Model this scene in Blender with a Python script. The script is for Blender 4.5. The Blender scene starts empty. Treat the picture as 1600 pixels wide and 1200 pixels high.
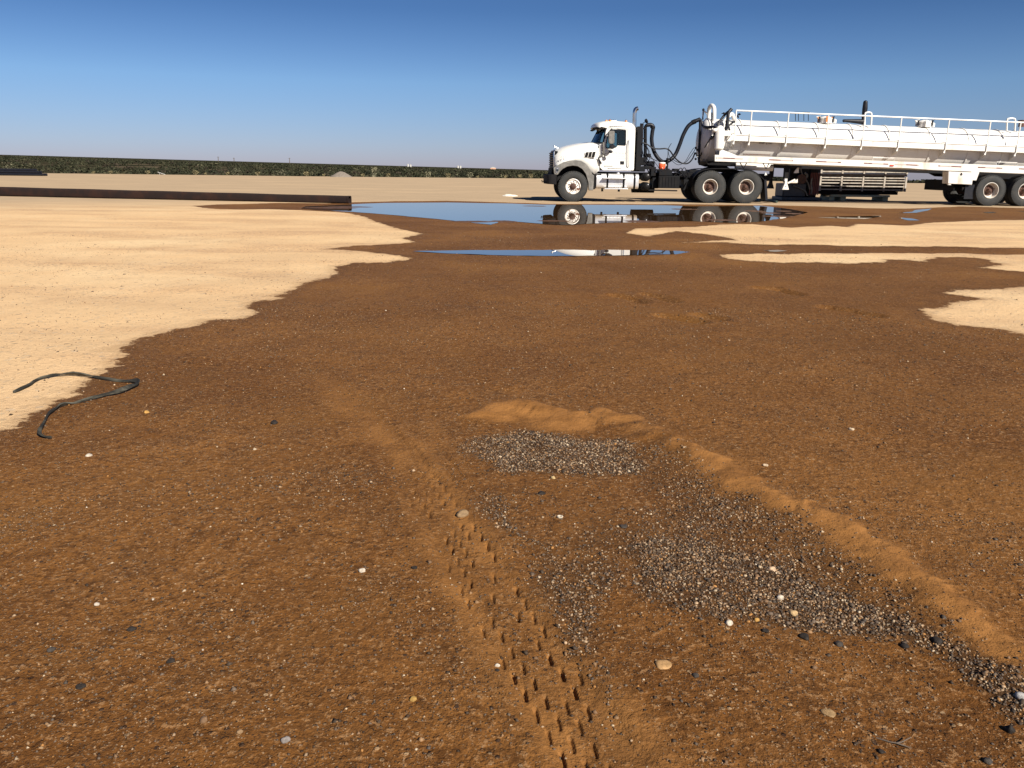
import bpy, math, random
import numpy as np
from mathutils import Vector, Matrix
from mathutils.geometry import tessellate_polygon

# ------------------------------------------------------------------ camera, sky, sun
FPX = 1280.0                      # focal length in pixels of a 1600 px wide picture
CAM_H = 1.18
PITCH = math.radians(14.72)
ROLL = math.atan(0.0112)
SUN_EL = math.radians(36.0)
SUN_AZ_X, SUN_AZ_Y = math.sin(math.radians(35)), -math.cos(math.radians(35))   # towards the sun, horizontal

scene = bpy.context.scene
COL = scene.collection
f0 = Vector((0, math.cos(PITCH), -math.sin(PITCH)))
u0 = Vector((0, math.sin(PITCH), math.cos(PITCH)))
r0 = Vector((1, 0, 0))
UP = u0 * math.cos(ROLL) - r0 * math.sin(ROLL)
RT = r0 * math.cos(ROLL) + u0 * math.sin(ROLL)
cam_data = bpy.data.cameras.new('camera')
cam_data.sensor_width = 36.0
cam_data.lens = 36.0 * FPX / 1600.0
cam_data.clip_start = 0.05
cam_data.clip_end = 20000
cam = bpy.data.objects.new('camera', cam_data)
COL.objects.link(cam)
M = Matrix(((RT.x, UP.x, -f0.x, 0), (RT.y, UP.y, -f0.y, 0), (RT.z, UP.z, -f0.z, CAM_H), (0, 0, 0, 1)))
cam.matrix_world = M
scene.camera = cam

world = bpy.data.worlds.new('World')
scene.world = world
world.use_nodes = True
wn = world.node_tree
wn.nodes.clear()
sky = wn.nodes.new('ShaderNodeTexSky')
sky.sky_type = 'NISHITA'
sky.sun_disc = False
sky.sun_elevation = SUN_EL
sky.sun_rotation = math.atan2(SUN_AZ_X, SUN_AZ_Y)
sky.altitude = 900
sky.air_density = 1.0
sky.dust_density = 0.35
sky.ozone_density = 2.5
bg = wn.nodes.new('ShaderNodeBackground')
bg.inputs['Strength'].default_value = 0.05
wo = wn.nodes.new('ShaderNodeOutputWorld')
geo = wn.nodes.new('ShaderNodeTexCoord')
sxyz = wn.nodes.new('ShaderNodeSeparateXYZ')
wn.links.new(geo.outputs['Generated'], sxyz.inputs[0])
cr = wn.nodes.new('ShaderNodeValToRGB')
wn.links.new(sxyz.outputs['Z'], cr.inputs['Fac'])
e = cr.color_ramp.elements
e[0].position = 0.0; e[0].color = (0.55, 0.56, 0.88, 1)
e[1].position = 0.5; e[1].color = (0.27, 0.40, 0.64, 1)
for pos, c in ((0.025, (0.56, 0.62, 0.93, 1)), (0.094, (0.55, 0.71, 0.98, 1)), (0.17, (0.33, 0.495, 0.755, 1))):
    q = e.new(pos); q.color = c
mul = wn.nodes.new('ShaderNodeMix'); mul.data_type = 'RGBA'; mul.blend_type = 'MULTIPLY'; mul.inputs[0].default_value = 1.0
wn.links.new(sky.outputs[0], mul.inputs[6]); wn.links.new(cr.outputs[0], mul.inputs[7])
wn.links.new(mul.outputs[2], bg.inputs[0])
wn.links.new(bg.outputs[0], wo.inputs[0])

sun_data = bpy.data.lights.new('sun', 'SUN')
sun_data.energy = 5.0
sun_data.angle = math.radians(0.53)
sun_data.color = (1.0, 0.93, 0.82)
sun = bpy.data.objects.new('sun', sun_data)
COL.objects.link(sun)
sdir = Vector((SUN_AZ_X * math.cos(SUN_EL), SUN_AZ_Y * math.cos(SUN_EL), math.sin(SUN_EL)))
sun.rotation_euler = sdir.to_track_quat('Z', 'Y').to_euler()
sun.location = (10, -12, 20)

scene.view_settings.view_transform = 'Standard'
scene.view_settings.look = 'None'
scene.view_settings.exposure = 0.80
scene.view_settings.gamma = 1.0
scene.view_settings.use_curve_mapping = False

rnd = random.Random(7)
rng = np.random.default_rng(11)

# ------------------------------------------------------------------ measuring helpers
def ray(px, py):
    return (RT * ((px - 800) / FPX) + UP * ((600 - py) / FPX) + f0)

def G(px, py, z=0.0):
    d = ray(px, py)
    t = (z - CAM_H) / d.z
    return (d.x * t, d.y * t)

def AT(px, dist):
    """point on the ground plan at a distance in a direction"""
    d = ray(px, 262)
    s = dist / math.hypot(d.x, d.y)
    return d.x * s, d.y * s

# ------------------------------------------------------------------ materials
def newmat(name):
    m = bpy.data.materials.new(name)
    m.use_nodes = True
    nt = m.node_tree
    nt.nodes.clear()
    out = nt.nodes.new('ShaderNodeOutputMaterial')
    p = nt.nodes.new('ShaderNodeBsdfPrincipled')
    nt.links.new(p.outputs[0], out.inputs[0])
    return m, nt, p

def N(nt, typ, **kw):
    n = nt.nodes.new(typ)
    for k, v in kw.items():
        setattr(n, k, v)
    return n

def val(nt, sock, v):
    if hasattr(v, 'is_linked') or hasattr(v, 'links'):
        nt.links.new(v, sock)
    else:
        sock.default_value = v

def noise(nt, vec, scale, detail=4, rough=0.55, dist=0.0):
    n = nt.nodes.new('ShaderNodeTexNoise')
    n.inputs['Scale'].default_value = scale
    n.inputs['Detail'].default_value = detail
    n.inputs['Roughness'].default_value = rough
    n.inputs['Distortion'].default_value = dist
    if vec is not None:
        nt.links.new(vec, n.inputs['Vector'])
    return n.outputs['Fac']

def ramp(nt, fac, a, b):
    n = nt.nodes.new('ShaderNodeMapRange')
    n.interpolation_type = 'SMOOTHSTEP'
    nt.links.new(fac, n.inputs['Value'])
    n.inputs['From Min'].default_value = a
    n.inputs['From Max'].default_value = b
    return n.outputs['Result']

def math_(nt, op, a, b=0.0, clamp=False):
    n = nt.nodes.new('ShaderNodeMath')
    n.operation = op
    n.use_clamp = clamp
    val(nt, n.inputs[0], a)
    val(nt, n.inputs[1], b)
    return n.outputs[0]

def mixc(nt, fac, a, b, mode='MIX'):
    n = nt.nodes.new('ShaderNodeMix')
    n.data_type = 'RGBA'
    n.blend_type = mode
    val(nt, n.inputs[0], fac)
    for s, v in ((n.inputs[6], a), (n.inputs[7], b)):
        if isinstance(v, tuple):
            s.default_value = (*v, 1.0) if len(v) == 3 else v
        else:
            nt.links.new(v, s)
    return n.outputs[2]

def bump(nt, height, strength, dist, normal=None):
    n = nt.nodes.new('ShaderNodeBump')
    n.inputs['Strength'].default_value = strength
    n.inputs['Distance'].default_value = dist
    nt.links.new(height, n.inputs['Height'])
    if normal is not None:
        nt.links.new(normal, n.inputs['Normal'])
    return n.outputs[0]

def simple(name, col, rough=0.5, metal=0.0, col2=None, scale=3.0, lo=0.4, hi=0.7, bumpy=0.0, spec=0.5, coat=0.0, streak=1.0):
    m, nt, p = newmat(name)
    tc = N(nt, 'ShaderNodeTexCoord')
    mp = N(nt, 'ShaderNodeMapping')
    nt.links.new(tc.outputs['Object'], mp.inputs['Vector'])
    mp.inputs['Scale'].default_value = (1, 1, streak)
    v = mp.outputs[0]
    n1 = noise(nt, v, scale, 6, 0.6)
    if col2 is None:
        col2 = tuple(c * 0.8 for c in col)
    c = mixc(nt, ramp(nt, n1, lo, hi), col, col2)
    nt.links.new(c, p.inputs['Base Color'])
    r = math_(nt, 'MULTIPLY_ADD', noise(nt, v, scale * 4, 3), 0.25)
    r.node.inputs[2].default_value = rough - 0.12
    nt.links.new(r, p.inputs['Roughness'])
    p.inputs['Metallic'].default_value = metal
    p.inputs['Specular IOR Level'].default_value = spec
    p.inputs['Coat Weight'].default_value = coat
    p.inputs['Coat Roughness'].default_value = 0.1
    if bumpy:
        nt.links.new(bump(nt, noise(nt, v, scale * 9, 5), bumpy, 0.01), p.inputs['Normal'])
    return m

MT = {}
MT['white'] = simple('white_paint', (0.70, 0.69, 0.65), 0.38, col2=(0.74, 0.71, 0.64), scale=1.7, lo=0.45, hi=0.75, coat=0.3)
MT['tank'] = simple('tank_paint', (0.68, 0.66, 0.62), 0.45, col2=(0.46, 0.37, 0.28), scale=1.6, lo=0.54, hi=0.84, streak=0.25)
MT['dusty'] = simple('dusty_white', (0.64, 0.61, 0.56), 0.55, col2=(0.36, 0.26, 0.18), scale=2.0, lo=0.52, hi=0.80, streak=0.4)
MT['black'] = simple('black_steel', (0.005, 0.005, 0.006), 0.6, col2=(0.016, 0.013, 0.011), scale=4, lo=0.45, hi=0.8, spec=0.15)
MT['hose'] = simple('black_hose', (0.006, 0.007, 0.012), 0.45, col2=(0.012, 0.012, 0.015), scale=6, spec=0.3)
MT['plastic'] = simple('grey_trim', (0.115, 0.11, 0.10), 0.6, col2=(0.20, 0.19, 0.17), scale=5)
MT['rubber'] = simple('tyre_rubber', (0.021, 0.022, 0.022), 0.8, col2=(0.040, 0.036, 0.030), scale=7, lo=0.45, hi=0.75, bumpy=0.15)
MT['rim'] = simple('rusty_white_rim', (0.72, 0.69, 0.63), 0.5, col2=(0.16, 0.07, 0.035), scale=5.5, lo=0.50, hi=0.62)
MT['rust'] = simple('rust_hub', (0.085, 0.036, 0.022), 0.75, col2=(0.03, 0.018, 0.013), scale=9, bumpy=0.3)
MT['rustrim'] = simple('rust_stained_dish', (0.60, 0.56, 0.50), 0.6, col2=(0.11, 0.05, 0.03), scale=3.6, lo=0.42, hi=0.56)
MT['chrome'] = simple('chrome', (0.62, 0.62, 0.62), 0.2, metal=1.0, col2=(0.45, 0.44, 0.43), scale=4)
MT['alu'] = simple('aluminium', (0.72, 0.72, 0.73), 0.38, metal=0.55, col2=(0.58, 0.57, 0.55), scale=4)
MT['glass_dark'] = simple('dark_glass', (0.02, 0.03, 0.035), 0.12, spec=0.8)
MT['interior'] = simple('cab_interior', (0.010, 0.009, 0.010), 0.8, spec=0.2)
MT['orange'] = simple('orange_plastic', (0.80, 0.11, 0.03), 0.45, col2=(0.65, 0.09, 0.03), scale=3)
MT['lidwhite'] = simple('white_plastic', (0.78, 0.75, 0.70), 0.45)
MT['amber'] = simple('amber_lens', (0.75, 0.25, 0.04), 0.3)
MT['red'] = simple('red_lens', (0.55, 0.06, 0.04), 0.35)
MT['print_grey'] = simple('grey_print', (0.42, 0.41, 0.38), 0.6)
MT['print_black'] = simple('black_print', (0.03, 0.028, 0.03), 0.6)
MT['rustypipe'] = simple('dark_rusted_steel', (0.016, 0.010, 0.009), 0.8, col2=(0.030, 0.014, 0.010), scale=2.5, bumpy=0.2, spec=0.2)
MT['slat'] = simple('tan_painted_slat', (0.40, 0.355, 0.30), 0.6, col2=(0.27, 0.215, 0.165), scale=6)
MT['base_gapshade'] = simple('rack_base_and_gap_shade', (0.008, 0.006, 0.005), 0.8, col2=(0.02, 0.013, 0.01), scale=5, spec=0.1)  # dark base beam steel, also the shade painted into the slat gaps
MT['skid'] = simple('pale_green_skid', (0.33, 0.34, 0.24), 0.7, col2=(0.40, 0.33, 0.2), scale=5)
MT['engine'] = simple('dark_machine_paint', (0.008, 0.009, 0.011), 0.6, col2=(0.012, 0.009, 0.008), scale=5, spec=0.12)
MT['bluemachine'] = simple('dark_blue_paint', (0.008, 0.012, 0.022), 0.5, col2=(0.03, 0.035, 0.05), scale=5)
MT['redpaint'] = simple('faded_dark_red', (0.12, 0.025, 0.02), 0.6)
MT['strap'] = simple('black_rubber_strap', (0.026, 0.024, 0.020), 0.7, col2=(0.085, 0.080, 0.062), scale=7, lo=0.45, hi=0.65, spec=0.12)
MT['salt'] = simple('white_salt', (0.80, 0.74, 0.62), 0.9, col2=(0.62, 0.52, 0.4), scale=5, bumpy=0.4)
MT['gravelgrey'] = simple('grey_brown_gravel', (0.20, 0.165, 0.13), 0.95, col2=(0.12, 0.10, 0.085), scale=9, bumpy=0.5)
MT['tankwhite'] = simple('far_white_tank', (0.5, 0.48, 0.44), 0.6)
MT['tankorange'] = simple('far_orange_roof', (0.62, 0.36, 0.24), 0.7)
MT['wood'] = simple('weathered_pole', (0.10, 0.075, 0.055), 0.85)
MT['greenhose'] = simple('dark_green_hose', (0.03, 0.055, 0.04), 0.6)

def glass_mat():
    m, nt, p = newmat('window_glass')
    tr = N(nt, 'ShaderNodeBsdfTransparent')
    tr.inputs[0].default_value = (0.62, 0.74, 0.76, 1)
    gl = N(nt, 'ShaderNodeBsdfGlossy')
    gl.inputs['Roughness'].default_value = 0.02
    fr = N(nt, 'ShaderNodeFresnel')
    fr.inputs[0].default_value = 1.5
    mx = N(nt, 'ShaderNodeMixShader')
    nt.links.new(fr.outputs[0], mx.inputs[0])
    nt.links.new(tr.outputs[0], mx.inputs[1])
    nt.links.new(gl.outputs[0], mx.inputs[2])
    out = [n for n in nt.nodes if n.type == 'OUTPUT_MATERIAL'][0]
    nt.links.new(mx.outputs[0], out.inputs[0])
    nt.nodes.remove(p)
    return m
MT['glass'] = glass_mat()
MT['rimwhite'] = simple('worn_white_rim', (0.62, 0.58, 0.52), 0.5, col2=(0.42, 0.30, 0.21), scale=6, lo=.5, hi=.7)
MT['disc'] = simple('rusty_wheel_disc', (0.60, 0.55, 0.48), 0.6, col2=(0.16, 0.075, 0.04), scale=5, lo=.58, hi=.72)

def tape_mat():
    m, nt, p = newmat('red_white_tape')
    tc = N(nt, 'ShaderNodeTexCoord')
    sp = N(nt, 'ShaderNodeSeparateXYZ')
    nt.links.new(tc.outputs['Object'], sp.inputs[0])
    fr = math_(nt, 'FRACT', math_(nt, 'MULTIPLY', sp.outputs['X'], 1.15))
    c = mixc(nt, math_(nt, 'GREATER_THAN', fr, 0.5), (0.14, 0.035, 0.03), (0.42, 0.35, 0.31))
    nt.links.new(mixc(nt, ramp(nt, noise(nt, tc.outputs['Object'], 9), .55, .75), c, (0.25, 0.2, 0.17)), p.inputs['Base Color'])
    p.inputs['Roughness'].default_value = 0.5
    return m
MT['tape'] = tape_mat()

# ------------------------------------------------------------------ mesh helpers
def tag(o, label=None, cat=None, group=None, kind=None):
    if label: o['label'] = label
    if cat: o['category'] = cat
    if group: o['group'] = group
    if kind: o['kind'] = kind
    return o

def empty(name, loc, rz=0.0):
    o = bpy.data.objects.new(name, None)
    o.empty_display_size = 0.3
    o.location = loc
    o.rotation_euler = (0, 0, rz)
    COL.objects.link(o)
    return o

def catmull(pts, n=8):
    pts = [Vector(p) for p in pts]
    if len(pts) < 3: return pts
    P = [pts[0] * 2 - pts[1]] + pts + [pts[-1] * 2 - pts[-2]]
    out = []
    for i in range(1, len(P) - 2):
        for k in range(n):
            t = k / n
            a, b, c, d = P[i - 1], P[i], P[i + 1], P[i + 2]
            out.append(0.5 * ((2 * b) + (c - a) * t + (2 * a - 5 * b + 4 * c - d) * t * t + (3 * b - a - 3 * c + d) * t ** 3))
    out.append(pts[-1])
    return out

class MB:
    def __init__(self):
        self.v = []; self.f = []
    def add(self, vs, fs):
        b = len(self.v)
        self.v += [tuple(v) for v in vs]
        self.f += [tuple(i + b for i in f) for f in fs]
        return self
    def box(self, x0, x1, y0, y1, z0, z1):
        vs = [(x, y, z) for x in (x0, x1) for y in (y0, y1) for z in (z0, z1)]
        return self.add(vs, [(0, 1, 3, 2), (4, 6, 7, 5), (0, 4, 5, 1), (2, 3, 7, 6), (0, 2, 6, 4), (1, 5, 7, 3)])
    def bar(self, p0, p1, w, h):
        p0, p1 = Vector(p0), Vector(p1)
        d = (p1 - p0).normalized()
        s = d.cross(Vector((0, 0, 1)))
        if s.length < 1e-3: s = Vector((0, 1, 0))
        s.normalize()
        u = s.cross(d)
        vs = [p + s * (a * w / 2) + u * (b * h / 2) for p in (p0, p1) for a, b in ((-1, -1), (1, -1), (1, 1), (-1, 1))]
        return self.add(vs, [(3, 2, 1, 0), (4, 5, 6, 7), (0, 1, 5, 4), (1, 2, 6, 5), (2, 3, 7, 6), (3, 0, 4, 7)])
    def tube(self, pts, r, n=8, smooth=0, caps=True):
        if smooth: pts = catmull(pts, smooth)
        pts = [Vector(p) for p in pts]
        m = len(pts)
        rs = r if isinstance(r, (list, tuple)) else [r] * m
        if len(rs) != m:
            rs = [rs[0] + (rs[-1] - rs[0]) * i / (m - 1) for i in range(m)]
        vs = []; fs = []
        prev = None
        for i, p in enumerate(pts):
            d = (pts[min(i + 1, m - 1)] - pts[max(i - 1, 0)]).normalized()
            if prev is None:
                a = d.orthogonal().normalized()
            else:
                a = (prev - d * prev.dot(d)).normalized()
            prev = a
            b = d.cross(a)
            for k in range(n):
                t = 2 * math.pi * k / n
                vs.append(p + (a * math.cos(t) + b * math.sin(t)) * rs[i])
        for i in range(m - 1):
            for k in range(n):
                k2 = (k + 1) % n
                fs.append((i * n + k, i * n + k2, (i + 1) * n + k2, (i + 1) * n + k))
        if caps:
            fs.append(tuple(range(n - 1, -1, -1)))
            fs.append(tuple((m - 1) * n + k for k in range(n)))
        return self.add(vs, fs)
    def lathe(self, prof, origin, axis, n=32, close=False, caps=True):
        """prof: list of (distance along axis, radius)"""
        o = Vector(origin); ax = Vector(axis).normalized()
        a = ax.orthogonal().normalized(); b = ax.cross(a)
        vs = []; fs = []
        m = len(prof)
        for (t, r) in prof:
            for k in range(n):
                th = 2 * math.pi * k / n
                vs.append(o + ax * t + (a * math.cos(th) + b * math.sin(th)) * max(r, 1e-4))
        for i in range(m - 1 + (1 if close else 0)):
            j = (i + 1) % m
            for k in range(n):
                k2 = (k + 1) % n
                fs.append((i * n + k, i * n + k2, j * n + k2, j * n + k))
        if not close and caps:
            if prof[0][1] > 1e-3: fs.append(tuple(range(n - 1, -1, -1)))
            if prof[-1][1] > 1e-3: fs.append(tuple((m - 1) * n + k for k in range(n)))
        return self.add(vs, fs)
    def plate(self, outer, y0, y1, holes=()):
        """outline in x,z extruded from y0 to y1, with holes"""
        loops = [list(outer)] + [list(h) for h in holes]
        flat = [q for l in loops for q in l]
        tris = tessellate_polygon([[Vector((q[0], q[1], 0)) for q in l] for l in loops])
        n = len(flat)
        vs = [(q[0], y0, q[1]) for q in flat] + [(q[0], y1, q[1]) for q in flat]
        fs = []
        for t in tris:
            fs.append(tuple(t)); fs.append(tuple(i + n for i in reversed(t)))
        b = 0
        for l in loops:
            k = len(l)
            for i in range(k):
                j = (i + 1) % k
                fs.append((b + i, b + j, b + j + n, b + i + n))
            b += k
        return self.add(vs, fs)
    def loft(self, secs, closed=True, caps=True):
        n = len(secs[0]); vs = [q for s in secs for q in s]; fs = []
        for i in range(len(secs) - 1):
            for k in range(n if closed else n - 1):
                k2 = (k + 1) % n
                fs.append((i * n + k, i * n + k2, (i + 1) * n + k2, (i + 1) * n + k))
        if caps:
            fs.append(tuple(range(n - 1, -1, -1)))
            fs.append(tuple((len(secs) - 1) * n + k for k in range(n)))
        return self.add(vs, fs)
    def sphere(self, c, rx, ry, rz, nu=12, nv=8):
        vs = [(c[0], c[1], c[2] + rz)]; fs = []
        for i in range(1, nv):
            ph = math.pi * i / nv
            for k in range(nu):
                th = 2 * math.pi * k / nu
                vs.append((c[0] + rx * math.sin(ph) * math.cos(th), c[1] + ry * math.sin(ph) * math.sin(th), c[2] + rz * math.cos(ph)))
        vs.append((c[0], c[1], c[2] - rz))
        for k in range(nu): fs.append((0, 1 + k, 1 + (k + 1) % nu))
        for i in range(nv - 2):
            for k in range(nu):
                a = 1 + i * nu; fs.append((a + k, a + nu + k, a + nu + (k + 1) % nu, a + (k + 1) % nu))
        e = len(vs) - 1; a = 1 + (nv - 2) * nu
        for k in range(nu): fs.append((a + k, e, a + (k + 1) % nu))
        return self.add(vs, fs)
    def build(self, name, mat, parent=None, bevel=0.0, smooth=True, ang=38, recalc=True):
        me = bpy.data.meshes.new(name)
        me.from_pydata(self.v, [], self.f)
        if recalc:
            import bmesh
            bm = bmesh.new(); bm.from_mesh(me)
            bmesh.ops.remove_doubles(bm, verts=bm.verts, dist=1e-5)
            bmesh.ops.recalc_face_normals(bm, faces=bm.faces)
            bm.to_mesh(me); bm.free()
        if smooth:
            me.shade_smooth()
            me.set_sharp_from_angle(angle=math.radians(ang))
        me.materials.append(MT[mat] if isinstance(mat, str) else mat)
        o = bpy.data.objects.new(name, me)
        COL.objects.link(o)
        if parent is not None: o.parent = parent
        if bevel:
            b = o.modifiers.new('bevel', 'BEVEL'); b.width = bevel; b.segments = 2; b.limit_method = 'ANGLE'; b.angle_limit = math.radians(40)
        return o

def copy_tree(o, parent=None):
    c = o.copy(); COL.objects.link(c)
    if parent is not None: c.parent = parent
    for ch in list(o.children): copy_tree(ch, c)
    return c

def text_part(name, body, size, loc, mat, parent, depth=0.003):
    cu = bpy.data.curves.new(name + '_c', 'FONT')
    cu.body = body; cu.size = size; cu.extrude = depth; cu.resolution_u = 3
    cu.align_x = 'LEFT'
    to = bpy.data.objects.new(name + '_t', cu)
    COL.objects.link(to)
    dg = bpy.context.evaluated_depsgraph_get()
    me = bpy.data.meshes.new_from_object(to.evaluated_get(dg))
    bpy.data.objects.remove(to)
    me.transform(Matrix.Rotation(math.pi / 2, 4, 'X'))
    me.materials.clear(); me.materials.append(MT[mat])
    o = bpy.data.objects.new(name, me)
    o.location = loc
    COL.objects.link(o); o.parent = parent
    return o

# ------------------------------------------------------------------ numpy noise
def vnoise(x, y, seed):
    xi = np.floor(x).astype(np.int64); yi = np.floor(y).astype(np.int64)
    xf = x - xi; yf = y - yi
    u = xf * xf * (3 - 2 * xf); v = yf * yf * (3 - 2 * yf)
    def h(a, b):
        n = (a * 374761393 + b * 668265263 + seed * 974634777) & 0xFFFFFFFF
        n = ((n ^ (n >> 13)) * 1274126177) & 0xFFFFFFFF
        return ((n ^ (n >> 16)) & 0xFFFF) / 65535.0
    return (h(xi, yi) * (1 - u) + h(xi + 1, yi) * u) * (1 - v) + (h(xi, yi + 1) * (1 - u) + h(xi + 1, yi + 1) * u) * v

def fbm(x, y, seed, octs=4, gain=0.5):
    s = 0; a = 1; t = 0
    for i in range(octs):
        s = s + a * vnoise(x * 2 ** i + 17.3 * i, y * 2 ** i - 9.1 * i, seed + i); t += a; a *= gain
    return s / t * 2 - 1

def smooth(a, b, x):
    t = np.clip((x - a) / (b - a), 0, 1)
    return t * t * (3 - 2 * t)

def seg_dist(x, y, pts, closed):
    """distance to a polyline, arc length of the nearest point, side"""
    pts = np.array(pts, float)
    n = len(pts)
    best = np.full(x.shape, 1e9); arc = np.zeros(x.shape); side = np.zeros(x.shape)
    L = 0.0
    for i in range(n if closed else n - 1):
        a = pts[i]; b = pts[(i + 1) % n]
        d = b - a; l2 = d @ d; l = math.sqrt(l2)
        t = np.clip(((x - a[0]) * d[0] + (y - a[1]) * d[1]) / l2, 0, 1)
        ex = x - a[0] - t * d[0]; ey = y - a[1] - t * d[1]
        dd = np.hypot(ex, ey)
        m = dd < best
        best = np.where(m, dd, best); arc = np.where(m, L + t * l, arc)
        side = np.where(m, np.sign(d[0] * ey - d[1] * ex), side)
        L += l
    return best, arc, side

def inside(x, y, pts):
    r = np.zeros(x.shape, bool)
    n = len(pts)
    for i in range(n):
        x0, y0 = pts[i]; x1, y1 = pts[(i + 1) % n]
        if y0 == y1: continue
        c = ((y0 > y) != (y1 > y)) & (x < (x1 - x0) * (y - y0) / (y1 - y0) + x0)
        r ^= c
    return r

def sdf(x, y, pts):
    """positive inside"""
    d, _, _ = seg_dist(x, y, pts, True)
    return np.where(inside(x, y, pts), d, -d)

W = lambda lst: [G(*p) for p in lst]
# the wet area of the pad (outline) and the dry islands in it
WET = W([(-900, 1060), (-300, 778), (-60, 692), (0, 668), (40, 652), (60, 641), (72, 631), (110, 616), (140, 596), (160, 583), (176, 574), (190, 562),
         (209, 553), (190, 545), (225, 532), (262, 520), (300, 512), (330, 501), (380, 497), (411, 493), (391, 482), (400, 472),
         (441, 466), (436, 460), (462, 449), (478, 440), (500, 437), (526, 428), (519, 423), (527, 414), (560, 411), (615, 409),
         (637, 403), (610, 398), (560, 392.5), (504, 389), (560, 384.5), (600, 382), (645, 379.5), (622, 373), (653, 365), (620, 357),
         (588, 347), (576, 340), (545, 333), (500, 329.5), (420, 327), (340, 327), (294, 322), (340, 319.5), (430, 317.5), (520, 318), (548, 316.5),
         (620, 314), (700, 313.4), (790, 316), (860, 318.6), (950, 318.6), (1060, 319), (1200, 320.5), (1300, 323), (1360, 325.6),
         (1420, 325.5), (1500, 322.5), (1600, 325), (1800, 327), (2300, 345), (2800, 500), (3200, 1100), (3000, 3200), (800, 5200), (-1500, 3000)])
DRY = [
    W([(980, 363), (1000, 356), (1065, 355), (1120, 350.5), (1180, 350), (1240, 356), (1300, 353), (1330, 355), (1342, 350), (1420, 352),
       (1450, 348), (1560, 344), (1700, 341), (2200, 350), (2200, 392), (1700, 388.5), (1480, 387), (1300, 384), (1230, 383), (1190, 382), (1130, 379), (1070, 379),
       (1130, 376), (1152, 376), (1140, 372), (1090, 364), (1060, 361), (1020, 369)]),
    W([(1120, 398), (1200, 396), (1350, 395.5), (1500, 397), (1700, 398), (2200, 410), (2200, 470), (1700, 428), (1600, 424), (1530, 419), (1572, 413.5), (1546, 408),
       (1538, 403.5), (1480, 403), (1452, 409), (1420, 406), (1396, 405), (1385, 410), (1340, 412.5), (1250, 410), (1180, 407), (1140, 404)]),
    W([(1452, 486), (1480, 480), (1500, 473), (1548, 468), (1492, 461), (1490, 455), (1540, 452), (1600, 449.5), (1700, 445), (2200, 480), (2300, 700), (1800, 565), (1700, 543), (1640, 531),
       (1600, 524), (1560, 514), (1500, 508), (1470, 499)]),
]
POOLS = [
    [(478, 322.5), (520, 320.5), (548, 319.4), (600, 317.2), (700, 316.6), (760, 317.6), (800, 318.2), (850, 320), (910, 320), (960, 320.2), (1040, 320.8), (1080, 322.5), (1130, 322), (1190, 321.5),
     (1212, 324), (1236, 327), (1262, 332), (1240, 338), (1222, 341.5), (1205, 344), (1180, 347), (1150, 348.5), (1120, 347.5), (1085, 346), (1050, 345.5), (1008, 347.5), (960, 348), (927, 349.3), (890, 352), (852, 350.5), (815, 347),
     (785, 345.5), (767, 351.2), (730, 347.5), (705, 344.7), (668, 341), (630, 337.6), (590, 334), (547, 331), (500, 328.5), (470, 326)],
    [(645, 393), (690, 391.7), (760, 391.2), (830, 391), (900, 390.4), (985, 390.2), (1030, 391), (1062, 392), (1090, 394.2), (1055, 397.3), (1010, 398.2), (960, 399.4),
     (905, 400), (850, 400.2), (790, 399.4), (735, 397.6), (690, 395.6)],
    [(1278, 340), (1310, 338.4), (1345, 338), (1376, 337.2), (1378, 338.6), (1350, 342.2), (1320, 341.6)],
    [(1404, 340), (1425, 341.5), (1438, 344.5), (1418, 344.6)],
    [(1400, 333), (1425, 331), (1430, 328.2), (1456, 326), (1450, 329), (1432, 332.6)],
    [(1192, 391.6), (1215, 391), (1232, 392.4), (1210, 393.6)],
    [(1536, 332), (1552, 331.2), (1558, 332.6), (1542, 333.2)],
    [(1590, 330.5), (1640, 331.5), (1690, 335), (1630, 334.5)],
]
POOLW = [W(p) for p in POOLS]

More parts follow.
